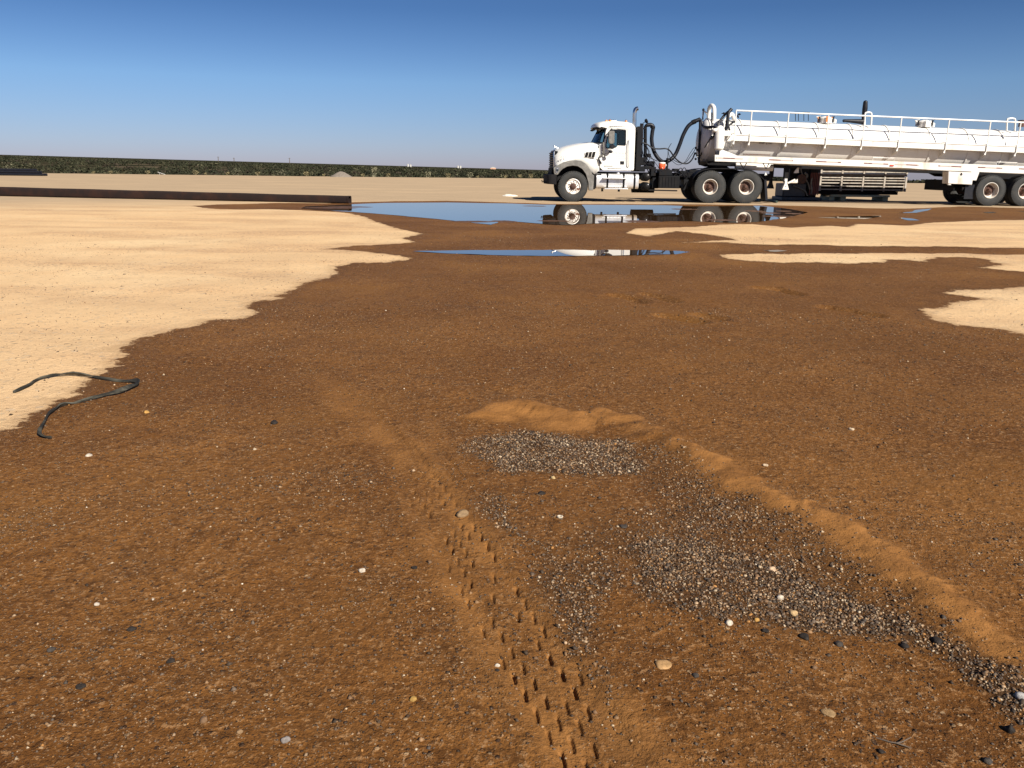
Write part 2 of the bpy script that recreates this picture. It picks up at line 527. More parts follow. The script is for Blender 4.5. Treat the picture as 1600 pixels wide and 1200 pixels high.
# crest of the pushed-up berm and the rut inside it, the tyre track, wheel ruts further off
CREST = W([(728, 668), (745, 645), (790, 632), (845, 638), (885, 650), (940, 645), (985, 655), (1010, 668), (1040, 682), (1075, 700), (1110, 716), (1160, 748), (1215, 778), (1270, 803),
           (1330, 826), (1375, 852), (1420, 893), (1470, 928), (1520, 962), (1560, 1000), (1610, 1045), (1700, 1120)])
TRACK = W([(425, 515), (470, 560), (530, 618), (600, 690), (655, 755), (712, 836), (762, 918), (800, 980), (850, 1050), (902, 1128), (950, 1200), (1010, 1300), (1070, 1420)])
TRACK2 = W([(600, 640), (660, 690), (700, 745), (760, 800), (810, 850), (850, 905)])
PATCH = [   # outline, amount, softness of its edge
    (W([(748, 684), (800, 676), (900, 682), (960, 684), (1000, 700), (1010, 720), (1000, 736), (930, 741), (890, 742), (850, 741), (800, 737), (765, 728), (750, 710)]), 0.9, .05),
    (W([(985, 695), (1060, 700), (1085, 720), (1100, 760), (1180, 800), (1250, 850), (1150, 850), (1050, 800), (1000, 760), (990, 730)]), 0.30, .10),
    (W([(1000, 850), (1090, 840), (1180, 865), (1260, 890), (1330, 915), (1400, 952), (1470, 990), (1540, 1030), (1610, 1070), (1640, 1110), (1590, 1096), (1530, 1066), (1500, 1050),
        (1440, 1015), (1420, 1012), (1350, 983), (1290, 975), (1230, 972), (1150, 967), (1090, 948), (1035, 925), (1010, 890), (985, 870)]), 0.95, .05),
    (W([(1060, 760), (1180, 785), (1260, 825), (1330, 865), (1390, 920), (1460, 965), (1380, 960), (1250, 900), (1150, 880), (1050, 860), (960, 890), (900, 880), (850, 865), (900, 840), (1000, 800)]), 0.42, .12),
    (W([(830, 850), (880, 860), (940, 870), (985, 905), (940, 925), (905, 960), (918, 1000), (905, 1028), (885, 1010), (865, 960), (852, 920), (835, 880)]), 0.7, .05),
    (W([(745, 775), (770, 770), (800, 800), (815, 835), (795, 830), (765, 800)]), 0.55, .05),
    (W([(905, 1030), (935, 1040), (955, 1085), (990, 1140), (1020, 1200), (985, 1190), (945, 1110)]), 0.3, .05),
    (W([(1528, 1060), (1560, 1065), (1600, 1090), (1590, 1110), (1540, 1085)]), 0.8, .04),
]
SCUFFS = [W([(960, 462), (985, 466), (1002, 472)]), W([(1010, 460), (1030, 464), (1052, 471)]), W([(1035, 493), (1060, 497), (1090, 503)]), W([(1095, 492), (1125, 498)]), W([(1185, 450), (1215, 452), (1247, 460)]), W([(1290, 480), (1330, 486), (1370, 494)])]
RUTD = (G(1600, 560)[0] - G(1100, 430)[0], G(1600, 560)[1] - G(1100, 430)[1])

def pad_edge_y(x):
    return 106 + 4 * np.sin(x * 0.021 + 1.0) + 2.2 * np.sin(x * 0.075) - 0.05 * np.abs(x) * (x > 20)

def fields(x, y, full=True):
    """height, wetness, silt, gravel, scrub"""
    r = np.hypot(x, y)
    shp = x.shape
    near = (r < 14)
    warp = np.clip(0.02 + r * 0.010, 0.02, 0.35)
    wx = x + warp * fbm(x / (warp * 5) , y / (warp * 7), 5, 4, 0.6); wy = y + 1.5 * warp * fbm(x / (warp * 5) + 31, y / (warp * 7), 9, 4, 0.6)
    mid = (r < 130)
    wet = np.full(shp, -5.0)
    xm, ym = wx[mid], wy[mid]
    w = sdf(xm, ym, WET)
    for d in DRY:
        w = np.minimum(w, -sdf(xm, ym, d))
    wet[mid] = w
    # broad relief
    h = 0.010 * fbm(x * 0.5, y * 0.5, 21, 3) * smooth(1, 4, r) + 0.004 * fbm(x * 3.1, y * 3.1, 31, 3)
    h = h * (1 - 0.6 * smooth(15, 25, r))
    silt = np.zeros(shp); grav = np.zeros(shp); shade = np.zeros(shp)
    if near.any():
        xn, yn = x[near], y[near]
        hn = h[near].copy(); sn = np.zeros(xn.shape); gn = np.zeros(xn.shape)
        jx = xn + 0.035 * fbm(xn * 7, yn * 7, 41, 3); jy = yn + 0.035 * fbm(xn * 7 + 5, yn * 7, 43, 3)
        d, a, s = seg_dist(jx, jy, CREST, False); sd0 = d * s
        sd = d * s + 0.030 * (np.abs(np.sin(a * 17 + 2.2 * fbm(a * 2.5, a * 0, 47, 2))) - 0.5) + 0.02 * fbm(a * 30, sd0 * 0, 49, 2)
        lump = 0.75 + 0.35 * fbm(a * 3.0, a * 0 + 2.0, 51, 3)
        berm = np.where(sd > 0, np.exp(-(sd / 0.055) ** 2), np.exp(-(sd / 0.13) ** 2))
        endf = smooth(0.0, 0.15, a)
        scal = 0.8 + 0.45 * np.abs(fbm(a * 6.5 + sd * 4, sd * 2.0, 53, 3))
        hn += 0.026 * berm * lump * endf * scal * (0.55 + 0.45 * smooth(3.2, 1.8, np.hypot(xn - 0.9, yn - 2.7)))
        wide = 0.20 - 0.09 * smooth(0.8, 1.4, a)
        sn += 0.40 * np.exp(-(sd / 0.30) ** 2) * endf * (0.7 + 0.8 * fbm(xn * 4, yn * 4, 56, 4))
        sn += np.clip(1.1 * np.where(sd > 0, np.exp(-(sd / 0.045) ** 2), np.exp(-(sd / wide) ** 2)) * endf * np.clip(0.90 - 0.12 * smooth(0.9, 1.3, a) + (0.9 + 0.5 * smooth(0.9, 1.3, a)) * fbm(a * 2.6, sd * 5, 57, 4) + 0.45 * fbm(a * 21, sd * 2.5, 59, 2), 0, 1.25), 0, 1)
        # the scooped rut inside the berm
        rut = np.exp(-((sd + 0.36) / 0.17) ** 2) * (s < 0) * endf
        hn -= 0.012 * rut
        # flow ridges down the inner face
        fl = fbm(a * 16, sd * 3, 61, 2)
        hn += 0.0060 * fl * np.exp(-((sd + 0.07) / 0.09) ** 2) * endf
        # gravel patches
        jx = xn + 0.11 * fbm(xn * 5, yn * 5, 71, 5, .6); jy = yn + 0.11 * fbm(xn * 5 + 8, yn * 5, 73, 5, .6)
        for pl, amt, sf in PATCH:
            q = sdf(jx, jy, pl)
            gn = np.maximum(gn, amt * smooth(-sf, sf * .8, q))
        gn = gn * (0.95 + 0.40 * fbm(xn * 6, yn * 6, 77, 4))
        # tyre track with lug prints
        d, a, s = seg_dist(xn, yn, TRACK, False)
        v = d * s
        hw = 0.095
        band = smooth(hw + 0.02, hw - 0.02, np.abs(v))
        fade = smooth(1.5, 3.2, a) 
        mess = 0.55 + 0.45 * fbm(a * 1.7, v * 9, 83, 3)
        hn -= 0.006 * band * (0.35 + 0.65 * fade)
        hn += 0.006 * np.exp(-((np.abs(v) - hw - 0.02) / 0.03) ** 2) * (0.3 + 0.4 * fade) * (0.5 + 0.4 * mess)
        halo = 0.42 * np.exp(-((v - 0.05) / 0.26) ** 2) * smooth(0.3, 2.2, a)
        sn = np.maximum(sn, halo * (0.7 + 0.9 * fbm(xn * 3, yn * 3, 86, 4)))
        sn = np.maximum(sn, smooth(hw + 0.16, hw - 0.06, np.abs(v + 0.05 * fbm(a * 2, a * 0, 85, 3))) * np.clip(0.68 + 0.7 * fbm(a * 1.6, v * 6, 87, 4), 0, 0.9) * (0.55 * smooth(0.0, 2.0, a) + 0.45 * smooth(1.5, 3.5, a)))
        tdx, tdy = TRACK[9][0] - TRACK[6][0], TRACK[9][1] - TRACK[6][1]
        tl = math.hypot(tdx, tdy); tdx /= tl; tdy /= tl
        pitch = 0.074
        lug = np.zeros(xn.shape)
        for row, (vc, ph) in enumerate(((-0.078, 0.0), (-0.040, 0.5), (-0.002, 0.1), (0.036, 0.62), (0.074, 0.3))):
            aa = a / pitch + ph
            cell = np.floor(aa + 0.5)
            rr = vnoise(cell * 1.0 + 0.5, cell * 0 + row * 7.7 + 3, 91)
            da = (a - (cell - ph) * pitch) + 0.012 * (rr - 0.5); dv = v - vc - 0.008 * (rr - .5)
            gx = da * tdx - dv * tdy; gy = da * tdy + dv * tdx      # back to ground axes
            gx2 = gx + gy * 0.12
            prof = smooth(0.0075, 0.0025, np.abs(gx2)) * smooth(0.030, 0.016, np.abs(gy))
            lug += prof * (rr > 0.48) * (0.35 + 0.9 * rr)
        hn -= 0.0100 * np.clip(lug, 0, 1.2) * smooth(2.9, 3.9, a) * smooth(-0.5, 0.1, fbm(a * 2.2, v * 6, 95, 2) + 0.1)
        # a second, smeared pass beside it
        d, a2, s2 = seg_dist(xn, yn, TRACK2, False)
        v2 = d * s2
        e2 = smooth(0.0, 0.4, a2) * smooth(a2.max() + 0.01, a2.max() - 0.5, a2)
        sn = np.maximum(sn, np.exp(-(v2 / 0.17) ** 2) * 0.85 * (0.65 + 0.8 * fbm(a2 * 3, v2 * 7, 97, 4)) * e2)
        for k in (-0.05, 0.0, 0.05):
            hn -= 0.004 * np.exp(-((v2 - k) / 0.008) ** 2) * e2 * smooth(-.2, .4, fbm(a2 * 4 + k * 50, a2 * 0, 99, 2))
        # fine lumpiness of the soaked soil
        g = smooth(9, 4, np.hypot(xn, yn))
        hn += (0.0016 * fbm(xn * 28, yn * 28, 101, 3) + 0.0028 * fbm(xn * 9, yn * 9, 105, 3)) * (1 - 0.6 * np.clip(sn, 0, 1)) * g
        hn += 0.0020 * np.clip(gn, 0, 1) * fbm(xn * 45, yn * 45, 109, 2)
        h[near] = hn; silt[near] = np.clip(sn * (1 - 0.55 * np.clip(gn, 0, 1)), 0, 1); grav[near] = gn
    # press the pools flat
    pm = (r > 8) & (r < 50)
    if pm.any():
        xm, ym = x[pm], y[pm]; hm = h[pm]
        best = np.full(xm.shape, -9.0)
        for pl in POOLW:
            best = np.maximum(best, sdf(xm, ym, pl))
        h[pm] = np.where(best > -0.6, hm * smooth(0.0, -0.6, best) - 0.012 * smooth(-0.02, 0.25, best), hm)
        wet[pm] = np.maximum(wet[pm], best + 0.35)
    # long drag marks and wheel ruts across the mid distance
    md = (r > 5) & (r < 24)
    if md.any():
        xm, ym = x[md], y[md]
        q = (xm * 0.35 + ym) 
        al = (xm * RUTD[0] + ym * RUTD[1]) / math.hypot(*RUTD); pe = (ym * RUTD[0] - xm * RUTD[1]) / math.hypot(*RUTD)
        h[md] += 0.013 * fbm(pe * 3.2, al * 0.22, 123, 3) * smooth(-.3, .2, fbm(xm * .4, ym * .4, 125, 2)) * smooth(16, 12, r[md]) * smooth(5, 6.5, r[md])
        for sc_l in SCUFFS:
            d_, a_, _s = seg_dist(xm, ym, sc_l, False)
            h[md] += -0.045 * np.exp(-(d_ / 0.06) ** 2) + 0.006 * np.exp(-((d_ - .12) / 0.05) ** 2)
        h[md] += 0.010 * fbm(q * 1.6, xm * 0.10, 121, 3) * smooth(24, 18, r[md]) * smooth(5, 7, r[md]) * smooth(-0.4, 0.4, wet[md])
    # beyond the pad the plain falls a little to the right
    ed = pad_edge_y(x)
    scrub = smooth(-0.6, 0.8, y - ed + 1.2 * fbm(x * 0.35, y * 0.35, 131, 3))
    back = np.maximum(smooth(0, 60, -y - 40), smooth(60, 120, np.abs(x) - 60 - 0 * y))
    tilt = -0.0165 * x - 0.0003 * y
    amt = smooth(0, 80, y - ed)
    h = h + tilt * amt + 0.25 * fbm(x * 0.03, y * 0.03, 141, 3) * amt
    h = h - 0.35 * smooth(0, 3, y - ed) * (1 - amt)
    h = np.where(r > 400, h + 0.5 * fbm(x * 0.004, y * 0.004, 151, 3), h)
    return h, np.clip(wet, -5, 5), silt, grav, scrub

# ------------------------------------------------------------------ ground sheet: rings round the viewpoint, finest where the ground is nearest
def build_ground():
    A = math.radians(46)
    n_in = 520
    inner = np.linspace(-A, A, n_in + 1)                   # measured from +Y, clockwise
    outer = np.linspace(A, 2 * math.pi - A, 72 + 1)[1:-1]
    ang = np.concatenate([inner, outer])
    fine = np.concatenate([np.linspace(-A, A, 2 * n_in + 1), outer])
    R1 = np.exp(np.arange(math.log(0.9), math.log(5.6), 0.0034))
    R2 = [R1[-1]]
    while R2[-1] < 60: R2.append(R2[-1] * 1.007)
    while R2[-1] < 150: R2.append(R2[-1] * 1.014)
    while R2[-1] < 9000: R2.append(R2[-1] * 1.07)
    R2 = np.array(R2[1:])
    nf, nc = len(fine), len(ang)
    X1 = np.outer(R1, np.sin(fine)); Y1 = np.outer(R1, np.cos(fine))
    X2 = np.outer(R2, np.sin(ang)); Y2 = np.outer(R2, np.cos(ang))
    X = np.concatenate([[0.0], X1.ravel(), X2.ravel()]); Y = np.concatenate([[0.0], Y1.ravel(), Y2.ravel()])
    h, wet, silt, grav, scrub = fields(X, Y)
    h[0] = 0
    V = np.column_stack([X, Y, h])
    quads = []; tris = []
    def grid(base, rows, n):
        i = np.arange(rows - 1)[:, None]; k = np.arange(n)[None, :]; k2 = (k + 1) % n
        a = base + i * n + k; b = base + i * n + k2; c = base + (i + 1) * n + k2; d = base + (i + 1) * n + k
        return np.stack([a, d, c, b], -1).reshape(-1, 4)
    b1 = 1; b2 = 1 + len(R1) * nf
    q = np.concatenate([grid(b1, len(R1), nf), grid(b2, len(R2), nc)])
    k = np.arange(nf); t = [np.stack([np.zeros(nf, int), b1 + k, b1 + (k + 1) % nf], -1)]
    fb = b1 + (len(R1) - 1) * nf
    tr = []
    for i in range(n_in):
        f_ = fb + 2 * i; c_ = b2 + i
        tr += [(f_, c_, f_ + 1), (f_ + 1, c_, c_ + 1), (f_ + 1, c_ + 1, f_ + 2)]
    no = len(outer)
    for i in range(no + 1):
        f_ = fb + 2 * n_in + i; c_ = b2 + n_in + i
        f2 = fb + (2 * n_in + i + 1) % nf; c2 = b2 + (n_in + i + 1) % nc
        tr += [(f_, c_, c2), (f_, c2, f2)]
    t.append(np.array(tr)); t = np.concatenate(t)
    me = bpy.data.meshes.new('ground')
    nv = len(V); nq = len(q); nt_ = len(t)
    me.vertices.add(nv); me.vertices.foreach_set('co', V.astype(np.float32).ravel())
    me.loops.add(nq * 4 + nt_ * 3)
    me.loops.foreach_set('vertex_index', np.concatenate([q.ravel(), t.ravel()]).astype(np.int32))
    me.polygons.add(nq + nt_)
    me.polygons.foreach_set('loop_start', np.concatenate([np.arange(nq) * 4, nq * 4 + np.arange(nt_) * 3]).astype(np.int32))
    me.polygons.foreach_set('use_smooth', np.ones(nq + nt_, bool))
    me.update(calc_edges=True)
    for nm, arr in (('wet', wet), ('silt', silt), ('grav', grav), ('scrub', scrub)):
        at = me.attributes.new(nm, 'FLOAT', 'POINT')
        at.data.foreach_set('value', arr.astype(np.float32))
    if me.polygons[nq // 2].normal.z < 0:
        me.flip_normals()
    o = bpy.data.objects.new('ground', me)
    COL.objects.link(o)
    tag(o, kind='structure')
    return o

def ground_material():
    m, nt, p = newmat('ground_soil')
    tc = N(nt, 'ShaderNodeTexCoord'); P = tc.outputs['Object']
    def att(n):
        a = N(nt, 'ShaderNodeAttribute'); a.attribute_name = n; return a.outputs['Fac']
    wet, silt, grav, scrub = att('wet'), att('silt'), att('grav'), att('scrub')
    sep = N(nt, 'ShaderNodeSeparateXYZ'); nt.links.new(P, sep.inputs[0])
    dist = N(nt, 'ShaderNodeVectorMath', operation='LENGTH'); nt.links.new(P, dist.inputs[0]); dist = dist.outputs['Value']
    # wet / dry line with ragged edge
    jit = math_(nt, 'MULTIPLY', math_(nt, 'SUBTRACT', noise(nt, P, 22, 6, 0.75), 0.5), 0.16)
    jit2 = math_(nt, 'MULTIPLY', math_(nt, 'SUBTRACT', noise(nt, P, 4.5, 6, 0.7), 0.5), 0.42)
    wd = math_(nt, 'ADD', wet, math_(nt, 'ADD', jit, jit2))
    W_ = ramp(nt, wd, -0.012, 0.022)
    # ---- dry sand
    big = noise(nt, P, 0.28, 5, 0.6)
    mpx = N(nt, 'ShaderNodeMapping'); nt.links.new(P, mpx.inputs[0]); mpx.inputs['Scale'].default_value = (0.42, 0.95, 1); mpx.inputs['Rotation'].default_value = (0, 0, 0.35)
    streak = noise(nt, mpx.outputs[0], 1.1, 6, 0.62)
    fine = noise(nt, P, 55, 5, 0.7)
    c = mixc(nt, ramp(nt, streak, 0.35, 0.68), (0.60, 0.395, 0.215), (0.49, 0.32, 0.18))
    c = mixc(nt, math_(nt, 'MULTIPLY', ramp(nt, big, 0.50, 0.68), 0.6), c, (0.70, 0.53, 0.32))
    c = mixc(nt, math_(nt, 'MULTIPLY', ramp(nt, fine, 0.42, 0.75), 0.5), c, (0.36, 0.25, 0.15))
    med = noise(nt, P, 9, 6, 0.72)
    c = mixc(nt, math_(nt, 'MULTIPLY', ramp(nt, med, 0.54, 0.72), 0.45), c, (0.34, 0.24, 0.15))
    def specks(scale, thr_lo, thr_hi, seed):
        v = N(nt, 'ShaderNodeTexVoronoi'); v.inputs['Scale'].default_value = scale; v.inputs['Randomness'].default_value = 1.0
        mm = N(nt, 'ShaderNodeMapping'); nt.links.new(P, mm.inputs[0]); mm.inputs['Location'].default_value = (seed, seed * 1.7, 0); mm.inputs['Scale'].default_value = (1, 1, 0.0)
        nt.links.new(mm.outputs[0], v.inputs['Vector'])
        s2 = N(nt, 'ShaderNodeSeparateColor'); nt.links.new(v.outputs['Color'], s2.inputs[0])
        mask = math_(nt, 'MULTIPLY', ramp(nt, v.outputs['Distance'], 0.42, 0.30), ramp(nt, s2.outputs[0], thr_lo, thr_hi))
        return mask, s2.outputs[1], s2.outputs[2]
    k1, h1, g1 = specks(42, 0.80, 0.86, 3.1)
    c = mixc(nt, math_(nt, 'MULTIPLY', k1, 0.75), c, mixc(nt, h1, (0.12, 0.075, 0.05), (0.55, 0.47, 0.36)))
    k2, h2, g2 = specks(17, 0.80, 0.86, 8.3)
    c = mixc(nt, math_(nt, 'MULTIPLY', k2, 0.7), c, mixc(nt, h2, (0.16, 0.11, 0.08), (0.42, 0.33, 0.24)))
    sg1 = noise(nt, P, 19, 4, 0.8); sg2 = noise(nt, P, 6, 5, 0.75)
    zone = ramp(nt, noise(nt, mpx.outputs[0], 0.8, 4, 0.6), 0.42, 0.62)
    c = mixc(nt, math_(nt, 'MULTIPLY', math_(nt, 'MULTIPLY', ramp(nt, sg1, 0.53, 0.66), zone), 0.9), c, (0.22, 0.15, 0.095))
    c = mixc(nt, math_(nt, 'MULTIPLY', ramp(nt, sg2, 0.54, 0.70), 0.5), c, (0.40, 0.275, 0.165))
    c = mixc(nt, math_(nt, 'MULTIPLY', math_(nt, 'SUBTRACT', 1.0, zone), 0.30), c, (0.70, 0.51, 0.29))
    far = ramp(nt, dist, 22, 34)
    farc = mixc(nt, ramp(nt, streak, 0.3, 0.7), (0.405, 0.300, 0.195), (0.35, 0.262, 0.172))
    farc = mixc(nt, math_(nt, 'MULTIPLY', ramp(nt, noise(nt, mpx.outputs[0], 0.35, 4, .5), 0.52, 0.66), .6), farc, (0.46, 0.335, 0.21))
    farc = mixc(nt, math_(nt, 'MULTIPLY', ramp(nt, noise(nt, P, 2.4, 6, .75), 0.5, 0.7), .35), farc, (0.30, 0.22, 0.15))
    dry = mixc(nt, far, c, farc)
    # ---- soaked soil
    wb = noise(nt, P, 1.1, 6, 0.65)
    w1 = mixc(nt, ramp(nt, wb, 0.32, 0.68), (0.118, 0.047, 0.0115), (0.212, 0.092, 0.024))
    w1 = mixc(nt, math_(nt, 'MULTIPLY', ramp(nt, noise(nt, P, 3.7, 5, .6), .48, .68), .5), w1, (0.120, 0.055, 0.018))
    wf = noise(nt, P, 95, 4, 0.75)
    w1 = mixc(nt, ramp(nt, wf, 0.40, 0.72), w1, mixc(nt, 0.6, w1, (0.045, 0.021, 0.01)))
    wg = noise(nt, P, 210, 3, 0.8)
    w1 = mixc(nt, math_(nt, 'MULTIPLY', ramp(nt, wg, 0.56, 0.72), 0.5), w1, (0.30, 0.155, 0.065))
    gmask = noise(nt, P, 1.9, 5, 0.7)
    k3, h3, g3 = specks(150, 0.60, 0.70, 1.7)
    pebc = mixc(nt, ramp(nt, h3, 0.35, 0.9), (0.028, 0.022, 0.018), (0.33, 0.23, 0.14))
    w1 = mixc(nt, math_(nt, 'MULTIPLY', k3, ramp(nt, gmask, 0.30, 0.62)), w1, pebc)
    k4, h4, g4 = specks(63, 0.90, 0.94, 5.1)
    peb4 = mixc(nt, ramp(nt, h4, 0.45, 0.95), (0.035, 0.025, 0.02), (0.40, 0.27, 0.15))
    w1 = mixc(nt, math_(nt, 'MULTIPLY', k4, 0.85), w1, peb4)
    midd = ramp(nt, dist, 5, 14)
    w1 = mixc(nt, math_(nt, 'MULTIPLY', midd, 0.65), w1, mixc(nt, ramp(nt, streak, .35, .65), (0.106, 0.047, 0.017), (0.158, 0.073, 0.025)))
    mg1 = noise(nt, P, 17, 4, 0.8); mg2 = noise(nt, P, 44, 3, 0.8)
    w1 = mixc(nt, math_(nt, 'MULTIPLY', ramp(nt, mg1, 0.50, 0.62), 0.55), w1, (0.056, 0.023, 0.007))
    w1 = mixc(nt, math_(nt, 'MULTIPLY', ramp(nt, mg2, 0.55, 0.64), 0.60), w1, (0.31, 0.175, 0.08))
    w1 = mixc(nt, math_(nt, 'MULTIPLY', ramp(nt, mg2, 0.44, 0.34), 0.4), w1, (0.045, 0.019, 0.006))
    mg3 = noise(nt, P, 8, 5, 0.85)
    w1 = mixc(nt, math_(nt, 'MULTIPLY', math_(nt, 'MULTIPLY', ramp(nt, mg3, 0.54, 0.66), ramp(nt, dist, 4, 9)), 0.5), w1, (0.060, 0.026, 0.009))
    w1 = mixc(nt, math_(nt, 'MULTIPLY', math_(nt, 'MULTIPLY', ramp(nt, mg3, 0.44, 0.32), ramp(nt, dist, 4, 9)), 0.35), w1, (0.26, 0.135, 0.052))
    bigp = noise(nt, P, 0.55, 4, 0.6)
    w1 = mixc(nt, math_(nt, 'MULTIPLY', ramp(nt, bigp, 0.52, 0.66), 0.38), w1, (0.075, 0.032, 0.010))
    w1 = mixc(nt, math_(nt, 'MULTIPLY', ramp(nt, bigp, 0.48, 0.34), 0.30), w1, (0.27, 0.125, 0.034))
    # silt: washed, smooth, paler orange
    sl = mixc(nt, ramp(nt, noise(nt, P, 6, 5, 0.6), 0.35, 0.7), (0.262, 0.120, 0.036), (0.175, 0.078, 0.023))
    sfac = ramp(nt, math_(nt, 'ADD', silt, math_(nt, 'MULTIPLY', math_(nt, 'SUBTRACT', noise(nt, P, 48, 5, 0.8), 0.5), 1.3)), 0.20, 0.95)
    w1 = mixc(nt, sfac, w1, sl)
    w1 = mixc(nt, math_(nt, 'MULTIPLY', grav, 0.85), w1, (0.040, 0.022, 0.011))
    # damp rim next to the dry sand is a shade darker
    rim = math_(nt, 'MULTIPLY', ramp(nt, wd, 0.22, 0.02), 0.35)
    w1 = mixc(nt, rim, w1, (0.085, 0.043, 0.020))
    fringe = math_(nt, 'MULTIPLY', ramp(nt, wd, -0.13, 0.0), 0.42)
    dry = mixc(nt, fringe, dry, (0.27, 0.165, 0.085))
    c = mixc(nt, W_, dry, w1)
    sc = mixc(nt, ramp(nt, noise(nt, P, 0.22, 6, 0.7), 0.4, 0.62), (0.020, 0.021, 0.012), (0.045, 0.038, 0.024))
    sc = mixc(nt, math_(nt, 'MULTIPLY', ramp(nt, noise(nt, P, 0.04, 4, 0.6), 0.5, 0.65), ramp(nt, dist, 900, 150)), sc, (0.10, 0.078, 0.052))
    c = mixc(nt, scrub, c, sc)
    nt.links.new(c, p.inputs['Base Color'])
    ro = N(nt, 'ShaderNodeMix'); nt.links.new(W_, ro.inputs[0]); ro.inputs[2].default_value = 0.95
    nt.links.new(math_(nt, 'MULTIPLY_ADD', wf, 0.35), ro.inputs[3]); ro.inputs[3].links[0].from_node.inputs[2].default_value = 0.50
    nt.links.new(ro.outputs[0], p.inputs['Roughness'])
    sp = math_(nt, 'MULTIPLY', W_, 0.06)
    nt.links.new(sp, p.inputs['Specular IOR Level'])
    # relief
    nf = ramp(nt, dist, 30, 4)
    hh = math_(nt, 'ADD', math_(nt, 'MULTIPLY', noise(nt, P, 120, 4, 0.7), 1.0), math_(nt, 'MULTIPLY', noise(nt, P, 34, 5, 0.65), 1.6))
    pebh = math_(nt, 'ADD', math_(nt, 'MULTIPLY', k3, 0.5), math_(nt, 'MULTIPLY', k4, 1.0))
    hh = math_(nt, 'ADD', hh, math_(nt, 'ADD', math_(nt, 'MULTIPLY', pebh, W_), math_(nt, 'MULTIPLY', k1, 0.6)))
    flat = math_(nt, 'SUBTRACT', 1.0, math_(nt, 'MULTIPLY', sfac, 0.5))
    hh = math_(nt, 'MULTIPLY', hh, math_(nt, 'MULTIPLY', flat, nf))
    n1 = bump(nt, hh, 0.9, 0.0032)
    n15 = bump(nt, math_(nt, 'MULTIPLY', math_(nt, 'ADD', mg1, math_(nt, 'MULTIPLY', mg2, .5)), ramp(nt, dist, 45, 8)), 0.38, 0.010, n1)
    n2 = bump(nt, math_(nt, 'MULTIPLY', noise(nt, P, 5.5, 6, 0.7), ramp(nt, dist, 70, 20)), 0.5, 0.025, n15)
    nt.links.new(n2, p.inputs['Normal'])
    return m

ground = build_ground()
ground.data.materials.append(ground_material())

def water_material():
    m, nt, p = newmat('muddy_water')
    tc = N(nt, 'ShaderNodeTexCoord'); P = tc.outputs['Object']
    p.inputs['Base Color'].default_value = (0.055, 0.03, 0.014, 1)
    p.inputs['Roughness'].default_value = 0.008
    p.inputs['IOR'].default_value = 1.33
    p.inputs['Specular IOR Level'].default_value = 0.75
    mp = N(nt, 'ShaderNodeMapping'); nt.links.new(P, mp.inputs[0]); mp.inputs['Scale'].default_value = (1, 0.5, 1)
    nt.links.new(bump(nt, noise(nt, mp.outputs[0], 2.5, 2), 0.05, 0.002), p.inputs['Normal'])
    return m
MT['water'] = water_material()

def smooth_loop(pts, n, amp, seed):
    P = [Vector((x, y, 0)) for x, y in pts]
    m = len(P); out = []
    for i in range(m):
        a, b = P[i], P[(i + 1) % m]
        for k in range(n):
            out.append(a.lerp(b, k / n))
    r = random.Random(seed)
    res = []
    for i, q in enumerate(out):
        t = out[(i + 1) % len(out)] - out[i - 1]
        nn = Vector((-t.y, t.x, 0)).normalized() if t.length > 0 else Vector((0, 1, 0))
        w = amp * (math.sin(i * 0.9 + seed) * 0.5 + r.uniform(-1, 1) * 0.6)
        res.append(q + nn * w)
    return res

for i, pl in enumerate(POOLW):
    size = max(abs(a[0] - b[0]) for a in pl for b in pl)
    loop = smooth_loop(pl, 4 if size > 3 else 3, 0.035 if size > 3 else 0.02, i)
    mb = MB()
    tris = tessellate_polygon([loop])
    mb.add([(q.x, q.y, 0.0) for q in loop], [tuple(t) for t in tris])
    o = mb.build('puddle', 'water', smooth=False)
    if o.data.polygons[0].normal.z < 0: o.data.flip_normals()
    o.location.z = 0.004
    tag(o, kind='structure')
# small mud islands breaking the surface of the big puddle
for (px, py, sx, sy) in ((1000, 346, .5, .5), (1070, 327, .5, .3), (1128, 344, .55, .35), (1180, 330, .4, .5), (1202, 333, .35, .4), (1225, 330, .3, .3), (1215, 338, .5, .25), (738, 346.5, .5, .3), (836, 322.2, .45, .12), (870, 345.5, .5, .15), (786, 346, .35, .3), (545, 323.5, .8, .25), (515, 325, .9, .3), (1240, 334, .25, .4)):
    x, y = G(px, py)
    mb = MB(); n = 26
    r = random.Random(int(px))
    ring = []
    for k in range(n):
        t = 2 * math.pi * k / n; w = 1 + r.uniform(-.28, .28)
        ring.append((math.cos(t) * sx * w, math.sin(t) * sy * w))
    vs = [(a, b, -0.006) for a, b in ring] + [(a * .6, b * .6, 0.008 + r.uniform(0, .004)) for a, b in ring] + [(0, 0, 0.012)]
    fs = [(k, (k + 1) % n, n + (k + 1) % n, n + k) for k in range(n)] + [(n + k, n + (k + 1) % n, 2 * n) for k in range(n)]
    mb.add(vs, fs)
    o = mb.build('mud_bar', simple('wet_mud', (0.105, 0.05, 0.022), 0.6, col2=(0.07, 0.034, 0.016), scale=6, bumpy=.4) if 'mud' not in MT else 'mud')
    if 'mud' not in MT: MT['mud'] = o.data.materials[0]
    o.location = (x, y, 0.002)
    tag(o, kind='structure')

# ------------------------------------------------------------------ the lorry: measured in the plane of its near wheels
HEAD = math.radians(1.5)
ox, oy = G(895.5, 315.2)
TO = Vector((ox, oy, 0.0))
EX = Vector((math.cos(HEAD), math.sin(HEAD), 0)); EY = Vector((-math.sin(HEAD), math.cos(HEAD), 0))

